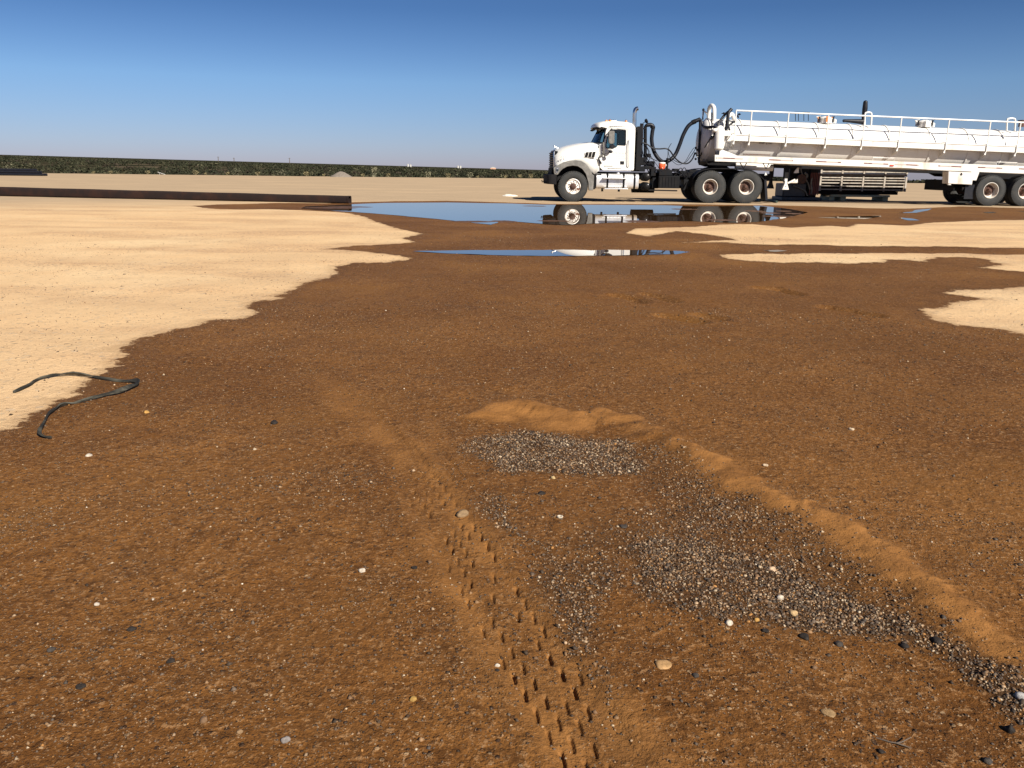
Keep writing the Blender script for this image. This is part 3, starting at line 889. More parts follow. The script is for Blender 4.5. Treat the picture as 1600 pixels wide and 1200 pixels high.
def L(px, py, dy=0.0):
    """pixel -> (x, z) in the lorry's own frame on the vertical plane dy metres behind its near side"""
    d = ray(px, py)
    o = Vector((0, 0, CAM_H)) - TO
    t = (dy - o.dot(EY)) / d.dot(EY)
    p = o + d * t
    return (p.dot(EX), p.z)

def L3(px, py, dy=0.0):
    x, z = L(px, py, dy)
    return (x, dy, z)

WID = 2.5
CY = WID / 2

tractor = empty('tractor_truck', TO, HEAD)
tag(tractor, 'white day cab truck with black bumper standing behind the big puddle', 'truck')

# --- wheels
def wheel_proto(style, parent, x, y, z, R, side=1, dual=True, rimr=0.29):
    """side=1: outer face looks to -y"""
    s = -side
    ya = y
    TW = 0.27
    def P(prof):   # prof: (depth inward from the outer face, radius)
        return [(d, r) for d, r in prof]
    org = (x, ya, z); ax = (0, -s, 0)
    rim = MB()
    if style == 'steer':
        rim.lathe([(0.05, rimr), (0.01, rimr - .005), (0.0, rimr - .03), (0.05, rimr - .045), (0.10, rimr - .05)], org, ax, 40, caps=False)
        holes = []
        for k in range(10):
            a = 2 * math.pi * k / 10 + .2
            cx_, cz_ = x + .178 * math.cos(a), z + .178 * math.sin(a)
            holes.append([(cx_ + .022 * math.cos(t), cz_ + .022 * math.sin(t)) for t in [2 * math.pi * q / 8 for q in range(8)]])
        disc = [(x + (rimr - .045) * math.cos(2 * math.pi * k / 40), z + (rimr - .045) * math.sin(2 * math.pi * k / 40)) for k in range(40)]
        rim.plate(disc, ya - s * 0.045, ya - s * 0.06, holes)
        w = rim.build('wheel', 'rim', parent)
        h = MB(); h.lathe([(0.045, .12), (0.02, .118), (0.01, .09), (-0.04, .075), (-0.055, .05), (-0.055, 0)], org, ax, 24)
        for k in range(10):
            a = 2 * math.pi * k / 10
            h.lathe([(0.05, .014), (0.005, .014), (0.0, 0)], (x + .140 * math.cos(a), ya, z + .140 * math.sin(a)), ax, 6)
        h.build('hub', 'rust', w)
    else:
        rim.lathe([(0.03, rimr), (0.0, rimr - .004), (-0.002, rimr - .018), (0.03, rimr - .024), (0.18, rimr - .036), (0.215, rimr - .10), (0.22, rimr - .13)], org, ax, 40, caps=False)
        w = rim.build('wheel', 'rimwhite', parent)
        rim = MB()
        holes = []
        for k in range(5):
            a = 2 * math.pi * k / 5 + .5
            cx_, cz_ = x + .155 * math.cos(a), z + .155 * math.sin(a)
            holes.append([(cx_ + .036 * math.cos(t), cz_ + .036 * math.sin(t)) for t in [2 * math.pi * q / 10 for q in range(10)]])
        disc = [(x + (rimr - .042) * math.cos(2 * math.pi * k / 40), z + (rimr - .042) * math.sin(2 * math.pi * k / 40)) for k in range(40)]
        rim.plate(disc, ya - s * 0.180, ya - s * 0.195, holes)
        rim.build('wheel_disc', 'disc', w)
        h = MB(); h.lathe([(0.20, .105), (0.165, .10), (0.14, .075), (0.05, .068), (0.03, .045), (0.03, 0)], org, ax, 24)
        for k in range(10):
            a = 2 * math.pi * k / 10
            h.lathe([(0.19, .014), (0.15, .014), (0.145, 0)], (x + .128 * math.cos(a), ya, z + .128 * math.sin(a)), ax, 6)
        h.build('hub', 'rust', w)
    lugs = []
    def tyre(off):
        t = MB()
        pr = [(off + .035, rimr - .01), (off + .005, rimr + .02), (off - .012, rimr + .09), (off - .002, R - .06), (off + .022, R - .012), (off + .035, R)]
        for a in (.075, .125, .175, .225):
            pr += [(off + a - .006, R), (off + a - .006, R - .016), (off + a + .006, R - .016), (off + a + .006, R)]
        pr += [(off + TW - .035, R), (off + TW - .022, R - .012), (off + TW + .002, R - .06), (off + TW + .012, rimr + .09), (off + TW - .005, rimr + .02), (off + TW - .035, rimr - .01)]
        t.lathe(pr, org, ax, 56, close=True)
        ty = t
        k = MB(); n = 56
        for q in range(n):          # shoulder lugs
            a = 2 * math.pi * (q + .5) / n
            for o_ in (off + .012, off + TW - .012):
                c = Vector((x + (R - .022) * math.cos(a), ya + (-s) * o_, z + (R - .022) * math.sin(a)))
                d = Vector((math.cos(a), 0, math.sin(a)))
                k.bar(c - d * .018, c + d * .020, .03, .03)
        ty.add(k.v, k.f); ty.build('tyre', 'rubber', w, recalc=False)
    tyre(0.0)
    if dual: tyre(TW + .06)
    # drum behind
    b = MB(); b.lathe([(0.17, .20), (0.42, .20)], org, ax, 24); b.build('brake_drum', 'rust', w)
    return w

def axle_at(px, py):
    return L(px, py)
fx, fz = axle_at(895.5, 291.3)
r1x, r1z = axle_at(1109.8, 292.0)
r2x, r2z = axle_at(1166.3, 292.2)
FR = fz; RR1 = r1z; RR2 = r2z
wheel_proto('steer', tractor, fx, 0.0, FR, FR, 1, False)
wheel_proto('steer', tractor, fx, WID - .1, FR, FR, -1, False)
for (xx, R) in ((r1x, RR1), (r2x, RR2)):
    wheel_proto('drive', tractor, xx, 0.0, R, R, 1, True)
    wheel_proto('drive', tractor, xx, WID - .1, R, R, -1, True)

# --- chassis
def XZ(pts, dy=0.0): return [L(px, py, dy) for px, py in pts]
m = MB()
x0, _ = L(866, 280, .8); x1, _ = L(1203, 280, .8)
_, zf = L(1060, 270, .8); _, zb = L(1060, 281, .8)
for yy in (0.80, 1.62):
    m = MB(); m.box(x0, x1, yy, yy + .08, zb, zf); m.build('frame_rail', 'black', tractor)
for px in (930, 1005, 1050, 1085, 1138, 1190):
    xx, _ = L(px, 280, .9)
    m = MB(); m.box(xx - .05, xx + .05, .89, 1.61, zb + .02, zf - .03)
    m.build('crossmember', 'black', tractor)
m = MB()
m.lathe([(0, .06), (WID - .5, .06)], (fx, .2, FR), (0, 1, 0), 12); m.build('axle', 'black', tractor)
for xx, R in ((r1x, RR1), (r2x, RR2)):
    m = MB(); m.lathe([(0, .08), (WID - .7, .08)], (xx, .3, R), (0, 1, 0), 12)
    m.sphere((xx, CY, R), .27, .2, .24, 14, 9)
    m.build('axle', 'black', tractor)
m = MB(); m.tube([(L(960, 290, CY)[0], CY, .62), (r1x - .25, CY, .55)], .055, 10); m.build('drive_shaft', 'black', tractor)
for yy in (.72, 1.78):
    m = MB()
    pts = [(r1x - .35, yy, RR1 + .12), ((r1x + r2x) / 2, yy, RR1 + .34), (r2x + .35, yy, RR1 + .12)]
    m.tube(pts, .05, 8, 6)
    m.box(r1x + .25, r2x - .25, yy - .06, yy + .06, .38, .9)
    m.build('rear_suspension', 'black', tractor)
# low hanging sump/exhaust can seen below the fuel tank, air dryers
m = MB(); m.lathe([(0, .0), (.03, .18), (.9, .18), (.93, 0)], (L(986, 294, 1.3)[0], 1.3, L(986, 293.5, 1.3)[1]), (1, 0, 0), 16); m.build('exhaust_can', 'black', tractor)
for (px, py, rr) in ((1008.5, 276.2, .165), (1008.5, 291.0, .155)):
    c = L3(px, py, .35)
    m = MB(); m.lathe([(-.04, 0), (-.02, rr * .6), (.03, rr * .92), (.1, rr), (.62, rr), (.7, rr * .8), (.72, 0)], (c[0], .12, c[2]), (0, 1, 0), 22)
    o = m.build('air_tank', 'black', tractor)
    b = MB(); b.lathe([(-.055, .02), (-.02, .02)], (c[0] + .05, .12, c[2] + .07), (0, 1, 0), 8); b.build('valve', 'alu', o)
# battery box / machinery block between tanks and drive wheels
m = MB()
bx0, bz0 = L(1028, 294, .3); bx1, bz1 = L(1062, 275, .3)
m.box(bx0, bx1, .25, .75, bz0, bz1)
m.build('battery_box', 'black', tractor, bevel=.015)
m = MB()
for i in range(6):
    xx = bx0 + .04 + i * .115
    m.box(xx, xx + .012, .235, .249, bz0 + .04, bz1 - .04)
tag(m.build('box_rib', 'engine', tractor), kind='stuff')
m = MB()
for (px, py, w_, h_, d0, d1) in ((1040, 270, .5, .22, .4, 1.0), (1068, 272, .3, .25, .6, 1.2), (1072, 288, .2, .35, .35, .8), (1057, 266, .2, .12, .5, .9), (1086, 268, .45, .14, .9, 1.6), (1024, 286, .25, .4, .5, 1.1)):
    xx, zz = L(px, py, d0)
    m.box(xx - w_ / 2, xx + w_ / 2, d0, d1, zz - h_ / 2, zz + h_ / 2)
tag(m.build('pump_block', 'engine', tractor, bevel=.02), kind='stuff')
m = MB()
r_ = random.Random(3)
for i in range(9):
    px0 = 1028 + i * 6
    m.tube([L3(px0, 270 + r_.uniform(-4, 3), .45), L3(px0 + 6, 266 + r_.uniform(-4, 5), .4), L3(px0 + 13, 272 + r_.uniform(-2, 6), .5), L3(px0 + 20, 276 + r_.uniform(-6, 6), .6)], .014, 6, 5)
tag(m.build('air_line', 'hose', tractor), kind='stuff')
m = MB()
m.bar(L3(1013, 297, .3), L3(1058, 298, .3), .06, .05)
m.bar(L3(1068, 297, .3), L3(1074, 285, .3), .08, .06)
m.build('side_rail', 'black', tractor)
# fifth wheel
m = MB()
fwx, fwz = L(1122, 263, CY)
m.plate([(fwx - .55, fwz - .02), (fwx - .2, fwz + .08), (fwx + .2, fwz + .08), (fwx + .5, fwz - .10), (fwx + .42, fwz - .16), (fwx - .45, fwz - .12)], .75, 1.75)
m.build('fifth_wheel', 'black', tractor)
# thin fender hoops over the tandem and the mud flap
m = MB()
pts = [L3(1081, 292, .05), L3(1083, 279, .05), L3(1092, 269.5, .05), L3(1108, 264.6, .05), L3(1140, 264.2, .05), L3(1165, 265.2, .05), L3(1180, 270, .05), L3(1191, 279, .05), L3(1195, 284, .05)]
c = catmull(pts, 5)
secs = []
for q in c:
    secs.append([(q[0], .0, q[2]), (q[0], .62, q[2]), (q[0], .62, q[2] + .03), (q[0], .0, q[2] + .03)])
m.loft(secs)
f1 = m.build('rear_fender', 'black', tractor)
f2 = copy_tree(f1, tractor); f2.location.y = WID - .7
m = MB(); q0 = L(1195, 281); q1 = L(1199, 313)
m.plate([(q0[0] - .02, q0[1]), (q0[0] + .07, q0[1]), (q1[0] + .02, q1[1]), (q1[0] - .07, q1[1])], .0, .6)
f1 = m.build('mud_flap', 'hose', tractor); f2 = copy_tree(f1, tractor); f2.location.y = WID - .7
m = MB(); m.plate(XZ([(1194.5, 274), (1196.3, 269), (1198.5, 273.5)]), -.01, .01); m.build('fender_flag', 'white', tractor)

# --- fuel tank with steps
tx0, tz0 = L(931.5, 294.6, .05); tx1, tz1 = L(999, 272.0, .05)
def rrect(x0, x1, z0, z1, r, n=4):
    out = []
    for cx_, cz_, a0 in ((x1 - r, z1 - r, 0), (x0 + r, z1 - r, 90), (x0 + r, z0 + r, 180), (x1 - r, z0 + r, 270)):
        for k in range(n + 1):
            a = math.radians(a0 + 90 * k / n)
            out.append((cx_ + r * math.cos(a), cz_ + r * math.sin(a)))
    return out
def tank_x(x0, x1, y0, y1, z0, z1, r):
    pr = rrect(y0, y1, z0, z1, r, 6)
    return [[(xx, a, b) for a, b in pr] for xx in (x0, x1)]
m = MB(); m.loft(tank_x(tx0, tx1, .08, .70, tz0, tz1, .16)); ft = m.build('fuel_tank', 'alu', tractor, bevel=.012)
for px in (949.5, 975, 992):
    xx, _ = L(px, 280, .05)
    m = MB()
    a = tank_x(xx - .035, xx + .035, .065, .715, tz0 - .012, tz1 + .012, .17)
    m.loft(a); m.build('tank_strap', 'black', ft, bevel=.006)
for (pa, pb, py_) in ((942, 979, 278.3), (944, 981, 294.6)):
    xa, zz = L(pa, py_); xb, _ = L(pb, py_)
    m = MB(); m.box(xa, xb, -.10, .12, zz - .02, zz + .015)
    for k in range(7):
        xx = xa + .06 + k * (xb - xa - .12) / 6
        m.box(xx - .008, xx + .008, -.10, .12, zz + .0155, zz + .026)
    m.build('step', 'alu', tractor, bevel=.004)
m = MB(); xx, zz = L(966, 271.8, .3); m.lathe([(-.01, .06), (.06, .06), (.07, .05), (.07, 0)], (xx, .35, tz1 - .01), (0, 0, 1), 14); m.build('filler_cap', 'alu', ft)
m = MB(); a = XZ([(929, 272.5), (939.5, 271.5), (940.5, 279), (938.5, 282.5), (932, 282.8), (930, 295.5), (926.5, 296)], .1)
m.plate(a, .12, .6); m.build('tank_end_bracket', 'black', tractor)
for (px, py) in ((941, 297), (967, 297.3)):
    m = MB(); c = L3(px, py, .2); m.box(c[0] - .03, c[0] + .04, .2, .3, c[2] - .05, c[2] + .06); m.build('drain_fitting', 'black', tractor)

# --- cab
dyc = .20
cab_y0, cab_y1 = dyc, WID - dyc
outline = XZ([(942.3, 266.2), (937.5, 262), (936.5, 250), (936.2, 232), (936.8, 225.2), (943.2, 224.8), (946.3, 205), (948.8, 199.5), (953, 196.2), (988, 196.2), (991.6, 199), (992.9, 204), (990.6, 263.5), (989.8, 266.4)], dyc)
win = XZ([(946.9, 231.4), (946.6, 226), (949, 214), (953.2, 203.0), (954.5, 202.4), (975.5, 202.8), (977.9, 204.4), (977.6, 226), (976.4, 227.3), (965, 226.6), (963.2, 229.5), (957.8, 231.8)], dyc)
m = MB(); m.plate(outline, cab_y0, cab_y0 + .05, [win]); 
m.plate(outline, cab_y1 - .05, cab_y1, [win])
# rear wall, floor
def zt(px, py, dy=dyc): return L(px, py, dy)
rx, rz0 = zt(990.2, 266); rx2, rz1 = zt(992.5, 199)
m.box(rx - .05, rx, cab_y0 + .0505, cab_y1 - .0505, rz0, rz1 - .45)
m.box(rx - .05, rx, cab_y0 + .0505, cab_y0 + .45, rz1 - .45, rz1)
m.box(rx - .05, rx, cab_y1 - .45, cab_y1 - .0505, rz1 - .45, rz1)
m.box(rx - .05, rx, cab_y0 + .4505, cab_y1 - .4505, rz1 - .1, rz1)
fxx, fz0 = zt(941, 265)
m.box(fxx, rx - .0505, cab_y0 + .0505, cab_y1 - .0505, fz0 + .02, fz0 + .08)
cab = m.build('cab_shell', 'white', tractor, bevel=.012)
# roof cap: lofted across
rf = [(947.2, 199.8), (940.0, 198.0), (937.0, 198.4), (938.0, 195.4), (942, 192.4), (950, 190.2), (962, 189.6), (980, 191.0), (988.5, 193.0), (991.8, 196.8), (993.2, 203.5), (991.6, 199.5), (988, 197)]
ys = [0, .04, .15, .4, CY - dyc]
secs = []
base = XZ(rf, dyc)
zlow = min(b[1] for b in base); 
def roof_sec(y, k, bulge):
    out = []
    for i, (a, b) in enumerate(base):
        top = 3 <= i <= 8
        out.append((a - (bulge if i < 6 else 0), y, b + (k if top else (k * .3 if i in (2, 9) else 0))))
    return out
kk = [(-.07, 0), (-.02, .03), (.015, .09), (.035, .15), (.045, .19)]
for t, (k, bl) in zip(ys, kk): secs.append(roof_sec(cab_y0 + t, k, bl))
for t, (k, bl) in list(zip(ys, kk))[-2::-1]: secs.append(roof_sec(cab_y1 - t, k, bl))
m = MB(); m.loft(secs); m.build('roof', 'white', tractor, ang=50)
# windscreen, bulging forward
ws = []
wb = L(943.0, 224.6, dyc); wt = L(947.0, 200.5, dyc)
for t in np.linspace(0, 1, 13):
    y = cab_y0 + .03 + t * (cab_y1 - cab_y0 - .06)
    bl = 1 - (2 * t - 1) ** 2
    bl = bl ** .6
    ws.append([(wb[0] - .36 * bl, y, wb[1] + .03), (wt[0] - .17 * bl, y, wt[1])])
m = MB(); m.loft([[s[0], s[1]] for s in ws], closed=False, caps=False); m.build('windshield', 'glass', tractor, ang=60, recalc=False)
m = MB()
m.tube([s[0] for s in ws], .028, 6); m.tube([s[1] for s in ws], .028, 6)
for e in (0, -1): m.tube([ws[e][0], ws[e][1]], .035, 6)
mid = ws[6]; m.tube([mid[0], mid[1]], .016, 6)
m.build('windshield_seal', 'hose', tractor)
# cowl below the windscreen
m = MB(); secs = []
for s in ws:
    secs.append([(s[0][0], s[0][1], s[0][2] - .01), (s[0][0] - .04, s[0][1], s[0][2] - .08), (s[0][0] - .02, s[0][1], s[0][2] - .75), (wb[0] + .12, s[0][1], s[0][2] - .75), (wb[0] + .12, s[0][1], s[0][2] - .01)])
m.loft(secs); m.build('cowl', 'white', tractor)
# sun visor
m = MB(); secs = []
for s in ws:
    a = s[1]
    secs.append([(a[0] - .06, a[1], a[2] + .10), (a[0] - .27, a[1], a[2] - .01), (a[0] - .265, a[1], a[2] - .03), (a[0] - .05, a[1], a[2] + .06)])
m.loft(secs); m.build('sun_visor', 'interior', tractor)
# side windows
for yy in (cab_y0 + .025, cab_y1 - .025):
    m = MB(); m.plate(win, yy - .003, yy + .003); m.build('side_window', 'glass', tractor, smooth=False)
# window frame + vent divider, near side and far side
for y_a, y_b in ((cab_y0 - .012, cab_y0 + .03), (cab_y1 - .03, cab_y1 + .012)):
    wc = (sum(q[0] for q in win) / len(win), sum(q[1] for q in win) / len(win))
    inner = [(wc[0] + (q[0] - wc[0]) * .93, wc[1] + (q[1] - wc[1]) * .93) for q in win]
    outer_ = [(wc[0] + (q[0] - wc[0]) * 1.03, wc[1] + (q[1] - wc[1]) * 1.03) for q in win]
    m = MB(); m.plate(outer_, y_a, y_b, [inner])
    if y_a < 1:
        v0 = L(958, 203, dyc); v1 = L(958, 231, dyc); m.box(v0[0] - .012, v0[0] + .012, y_a, y_b, v1[1], v0[1])
    m.build('window_frame', 'hose', tractor)
# door: seam strips and handle
m = MB()
for a, b in (((943.8, 226), (943.8, 258)), ((943.8, 258), (947, 265)), ((980.6, 202), (980.0, 264)), ((949.5, 200.2), (979, 200.6))):
    p, q = L(a[0], a[1], dyc), L(b[0], b[1], dyc)
    m.bar((p[0], cab_y0 - .001, p[1]), (q[0], cab_y0 - .001, q[1]), .006, .012)
tag(m.build('door_seam', 'print_grey', tractor), kind='stuff')
def side_part(name, pts, mat, y=None, th=.02, parent=tractor, bev=.004, y_off=0):
    y = cab_y0 if y is None else y
    m = MB(); m.plate(XZ(pts, dyc), y - th, y - .001); return m.build(name, mat, parent, bevel=bev)
side_part('door_handle', [(969.2, 251.8), (975.2, 251.9), (975.1, 256.8), (969.2, 256.6)], 'hose')
side_part('lower_grab_step', [(949, 262), (971.5, 262.6), (970, 263.9), (950.5, 263.4)], 'print_grey')
side_part('lower_sill', [(950, 264.2), (969.5, 264.8), (969, 266.2), (950, 265.9)], 'lidwhite')
m = MB(); m.tube([(*[L(982.8, 218, dyc)[0]], cab_y0 - .05, L(982.8, 218, dyc)[1]), (L(981.0, 228, dyc)[0], cab_y0 - .08, L(981, 228, dyc)[1]), (L(980.9, 255, dyc)[0], cab_y0 - .08, L(980.9, 255, dyc)[1]), (L(982, 261, dyc)[0], cab_y0 - .03, L(982, 261, dyc)[1])], .014, 8, 5); m.build('grab_handle', 'chrome', tractor)
# illegible lettering on the door, as rows of small grey marks
m = MB()
x_, z_ = L(958.5, 238.8, dyc); xe, _ = L(978.5, 238.8, dyc)
for k in range(9):
    xa = x_ + (xe - x_) * k / 9
    m.box(xa, xa + .020, cab_y0 - .003, cab_y0 - .0005, z_ - .028, z_ + .024)
    m.box(xa + .0205, xa + .036, cab_y0 - .003, cab_y0 - .0005, z_ - .028 + .03 * (k % 2), z_ - .012 + .03 * (k % 2))
for (pa, pb, pyy) in ((961.5, 976, 244.4), (961.5, 976.2, 247.3)):
    xa, zz = L(pa, pyy, dyc); xb, _ = L(pb, pyy, dyc)
    q = xa
    while q < xb:
        m.box(q, q + .022, cab_y0 - .003, cab_y0 - .0005, zz - .009, zz + .009); q += .032
xa, zz = L(943.5, 259.5, dyc); xb, _ = L(957, 259.5, dyc); q = xa
tag(m.build('door_lettering', 'print_grey', tractor, smooth=False), kind='stuff')
m = MB()
while q < xb:
    m.box(q, q + .024, cab_y0 - .003, cab_y0 - .0005, zz - .014, zz + .014); q += .031
tag(m.build('door_number_row', 'print_black', tractor, smooth=False), kind='stuff')
# interior
for yy in (.45, 1.45):
    m = MB()
    sx, sz = L(971, 240, yy)
    m.box(sx - .28, sx + .22, yy, yy + .5, sz - .12, sz + .05)
    m.add([(sx + .12, yy, sz), (sx + .26, yy, sz), (sx + .36, yy, sz + .75), (sx + .24, yy, sz + .75), (sx + .12, yy + .5, sz), (sx + .26, yy + .5, sz), (sx + .36, yy + .5, sz + .75), (sx + .24, yy + .5, sz + .75)],
          [(0, 1, 2, 3), (7, 6, 5, 4), (0, 3, 7, 4), (1, 5, 6, 2), (3, 2, 6, 7), (0, 4, 5, 1)])
    m.build('seat', 'interior', tractor, bevel=.03)
m = MB(); dx_, dz_ = L(943, 231, dyc); m.box(dx_ - .25, dx_ + .25, cab_y0 + .06, cab_y1 - .06, dz_ - .3, dz_ + .02); m.build('dashboard', 'interior', tractor, bevel=.03)
sx, sz = L(955.5, 226, .6)
m = MB(); m.tube([(sx + .07 * math.sin(t) * .9, .72 + .22 * math.cos(t), sz + .20 * math.sin(t)) for t in np.linspace(0, 2 * math.pi, 25)], .016, 6); m.build('steering_wheel', 'interior', tractor)
# mirrors
my = dyc - .30
m = MB()
mp_ = XZ([(951.6, 204.5), (959.6, 204.3), (960.3, 206), (960.0, 222.5), (958.6, 224.6), (952.0, 224.6), (950.8, 222), (950.8, 206)], my)
m.plate(mp_, my - .02, my + .10); mir = m.build('mirror', 'plastic', tractor, bevel=.02)
mp2 = XZ([(952.3, 226), (959.2, 225.2), (961.3, 227.5), (960.9, 231), (957, 233.2), (953, 230.8)], my)
m = MB(); m.plate(mp2, my - .01, my + .09); m.build('spot_mirror', 'hose', tractor, bevel=.02)
m = MB()
m.tube([L3(956, 201.3, dyc), L3(953.5, 203.0, my), L3(955.5, 206, my)], .018, 6)
m.tube([L3(951.5, 208, my), L3(946, 213.5, dyc), L3(944.5, 217, dyc)], .014, 6)
m.tube([L3(951.5, 232.5, my), L3(952.5, 236.8, my - .02)], .014, 6)
m.tube([L3(956.5, 202, my), L3(956, 225, my), L3(954, 236, my)], .012, 6)
m.build('mirror_bracket', 'black', tractor)
m = MB(); m.sphere(L3(954.3, 237, my), .075, .05, .055); m.build('lower_mirror', 'hose', tractor)
m = MB(); m.tube([L3(942.8, 222.5, dyc - .1), L3(943, 236, dyc - .1), L3(942, 241.5, dyc - .06), L3(937, 244.3, dyc - .04)], .035, 8, 4); m.tube([L3(952, 238.5, my + .1), L3(944, 241.2, dyc - .1), L3(945.8, 246.5, dyc - .05)], .014, 6); m.build('air_intake_pipe', 'plastic', tractor)
m = MB(); m.plate(XZ([(933.5, 246), (936, 247.4), (940.7, 255.5), (937, 256.8)], .12), .10, .14); m.build('hood_latch', 'hose', tractor)
# roof furniture
for (px, py) in ((947.5, 190.2), (952.8, 189.6), (978, 190.6)):
    m = MB(); c = L3(px, py, .5); m.lathe([(0, .05), (.05, .05), (.09, .03), (.1, 0)], (c[0], .5, c[2] - .03), (0, 0, 1), 10); m.build('marker_light', 'amber', tractor)
m = MB()
c0, c1 = L3(950, 190.0, .75), L3(963, 188.6, .75)
m.tube([c0, c1], [.065, .03], 10); m.build('air_horn', 'chrome', tractor); m = MB(); m.tube([(c0[0], .95, c0[2]), (c1[0] - .1, .95, c1[2])], [.06, .03], 10)
m.build('air_horn', 'chrome', tractor)
m = MB(); m.tube([L3(953, 189, .4), L3(953, 186, .4)], .012, 6); m.build('antenna', 'black', tractor); m = MB(); m.tube([L3(978, 190.5, .4), L3(978, 186.8, .4)], .010, 6); m.build('antenna', 'black', tractor)

# --- hood: lofted nose with the wheel arch cut into its lower edge
top = [(866.6, 240.5), (868.0, 236.6), (872, 234.3), (880, 231.4), (889.5, 228.6), (899, 226.6), (907.5, 225.2), (916, 224.1), (923, 223.4), (929, 223.6), (936.2, 224.2)]
hw_top = [.42, .50, .58, .64, .68, .72, .74, .76, .78, .80, .82]
bot = {866.6: 264, 868: 265, 872: 268, 880: 259.5, 889.5: 253.2, 899: 251.3, 907.5: 252.8, 916: 258.5, 923: 267.5, 929: 272.5, 936.2: 266.2}
hw_bot = [.98, 1.02, 1.12, 1.16, 1.18, 1.18, 1.18, 1.17, 1.15, 1.12, 1.05]
secs = []
for (px, py), ht, hb in zip(top, hw_top, hw_bot):
    yb = CY - hb
    xx, zt_ = L(px, py, CY - ht * .6)
    # position of the station measured on the near side
    xs, zb_ = L(px, bot[px], yb)
    xt = L(px, py, dyc + .1)[0]
    zs = zt_ - .20
    half = [(xs, -hb, zb_), (xs * .7 + xt * .3, -hb + .02, (zb_ * .55 + zs * .45)), (xt, -(ht + hb) / 2 - .06, zs), (xt, -ht, zt_ - .05), (xt, -ht * .6, zt_), (xt, 0, zt_ + .03)]
    full = half + [(a, -b, c) for a, b, c in half[-2::-1]]
    secs.append([(a, b + CY, c) for a, b, c in full])
m = MB(); m.loft(secs, closed=False, caps=False)
hood = m.build('hood', 'white', tractor, ang=60)
so = hood.modifiers.new('thick', 'SOLIDIFY'); so.thickness = .03; so.offset = 0
# engine bay filler so that nothing shows through
m = MB(); m.box(L(878, 255, .5)[0], L(935, 255, .5)[0], .55, 1.95, .62, 1.30); m.box(L(871, 255, .5)[0], L(880, 255, .5)[0], .4, 2.1, .65, 1.25); m.build('engine_block', 'interior', tractor)
# nose and grille
gx, gz0 = L(862.8, 262.5, .6); _, gz1 = L(866.2, 236.0, .6)
m = MB(); xg, _ = L(866.5, 250, .4)
secs = []
for y, bl in ((.48, -.02), (.60, .06), (.9, .10), (1.25, .12), (1.6, .10), (1.9, .06), (2.02, -.02)):
    secs.append([(xg + .12, y, gz0 - .08), (xg - bl, y, gz0 - .05), (xg - bl, y, gz1 - .06), (xg - bl + .05, y, gz1), (xg + .12, y, gz1)])
m.loft(secs); gr = m.build('grille', 'engine', tractor)
for k in range(7):
    zz = gz0 + (gz1 - gz0) * (k + .5) / 7.4
    m = MB(); m.tube([(xg - bl - .015, y, zz) for y, bl in ((.5, 0), (.62, .06), (.9, .10), (1.25, .12), (1.6, .10), (1.88, .06), (2.0, 0))], .022, 6); m.build('grille_bar', 'plastic', gr)
m = MB(); m.tube([(xg - .0, .47, gz0 - .05), (xg - .02, .50, gz1 - .05), (xg + .03, .7, gz1 + .015), (xg + .02, 1.25, gz1 + .04), (xg + .03, 1.8, gz1 + .015), (xg - .02, 2.0, gz1 - .05), (xg, 2.03, gz0 - .05)], .03, 8, 4); m.build('grille_surround', 'chrome', gr)
m = MB()   # small animal figure standing on the nose
bx, bz = L(869, 235, CY)
m.tube([(bx + .10, CY, bz + .02), (bx + .07, CY, bz + .08), (bx, CY, bz + .11), (bx - .06, CY, bz + .13)], [.02, .03, .035, .025], 8, 3)
m.sphere((bx - .07, CY, bz + .16), .035, .03, .03, 8, 6)
for a, b in ((.07, -.02), (.07, .02), (-.03, -.02), (-.03, .02)): m.tube([(bx + a, CY + b, bz + .08), (bx + a, CY + b, bz)], .011, 5)
m.build('hood_ornament', 'chrome', tractor)
# hood vents: three dark louvres each side
for y in (CY - 1.10, CY + 1.10):
    pass
vent_parent = MB()
vp = XZ([(911.6, 246.6), (914.3, 237.6), (932.4, 236.0), (930.0, 246.0)], .10)
vent_parent.plate(vp, .052, .10); v0 = vent_parent.build('hood_vent', 'white', tractor, bevel=.008)
for k in range(3):
    a = 914.3 + k * 5.4; s0 = XZ([(a - 1.2, 245.8), (a + 1.0, 238.0 - k * .3), (a + 5.4, 237.6 - k * .3), (a + 3.5, 245.6)], .10)
    q = MB(); q.plate(s0, .044, .053); q.build('louvre', 'engine', v0)
text_part('hood_number', 'C471', .155, (L(870.6, 247.6, .06)[0], .028, L(870.6, 247.9, .06)[1]), 'print_grey', tractor)
# fender trim over the front wheel
outer = [(864.8, 262), (869.5, 259.5), (873, 257.8), (880, 253.5), (890, 250.8), (899, 250.2), (908, 251.3), (916, 256), (922, 264.5), (925.5, 272.5), (928.2, 274), (926.6, 297.6), (920.0, 297.6)]
inner = [(919.0, 285), (915.3, 272), (909.5, 264), (903, 260), (895, 258.8), (886, 260.2), (879, 264), (874.5, 268.5), (871.5, 273.0), (866, 272.5)]
m = MB(); m.plate(XZ(outer + inner, .03), -.01, .16); fe = m.build('fender_trim', 'plastic', tractor, bevel=.012)
m = MB(); m.plate(XZ(outer + inner, .03), WID - .16, WID + .01); m.build('fender_trim', 'plastic', tractor, bevel=.012)
m = MB()
arc = XZ([(873, 272), (877, 266.5), (883, 262.6), (890, 260.2), (899, 259.6), (907, 262), (913, 268), (917, 276), (919, 286)], .1)
secs = [[(a, .10, b), (a, .55, b), (a, .55, b + .02), (a, .10, b + .02)] for a, b in arc]
m.loft(secs); m.build('inner_fender', 'interior', tractor); m = MB(); m.loft([[(a, WID - q, b) for a, q, b in s] for s in secs]); m.build('inner_fender', 'interior', tractor)
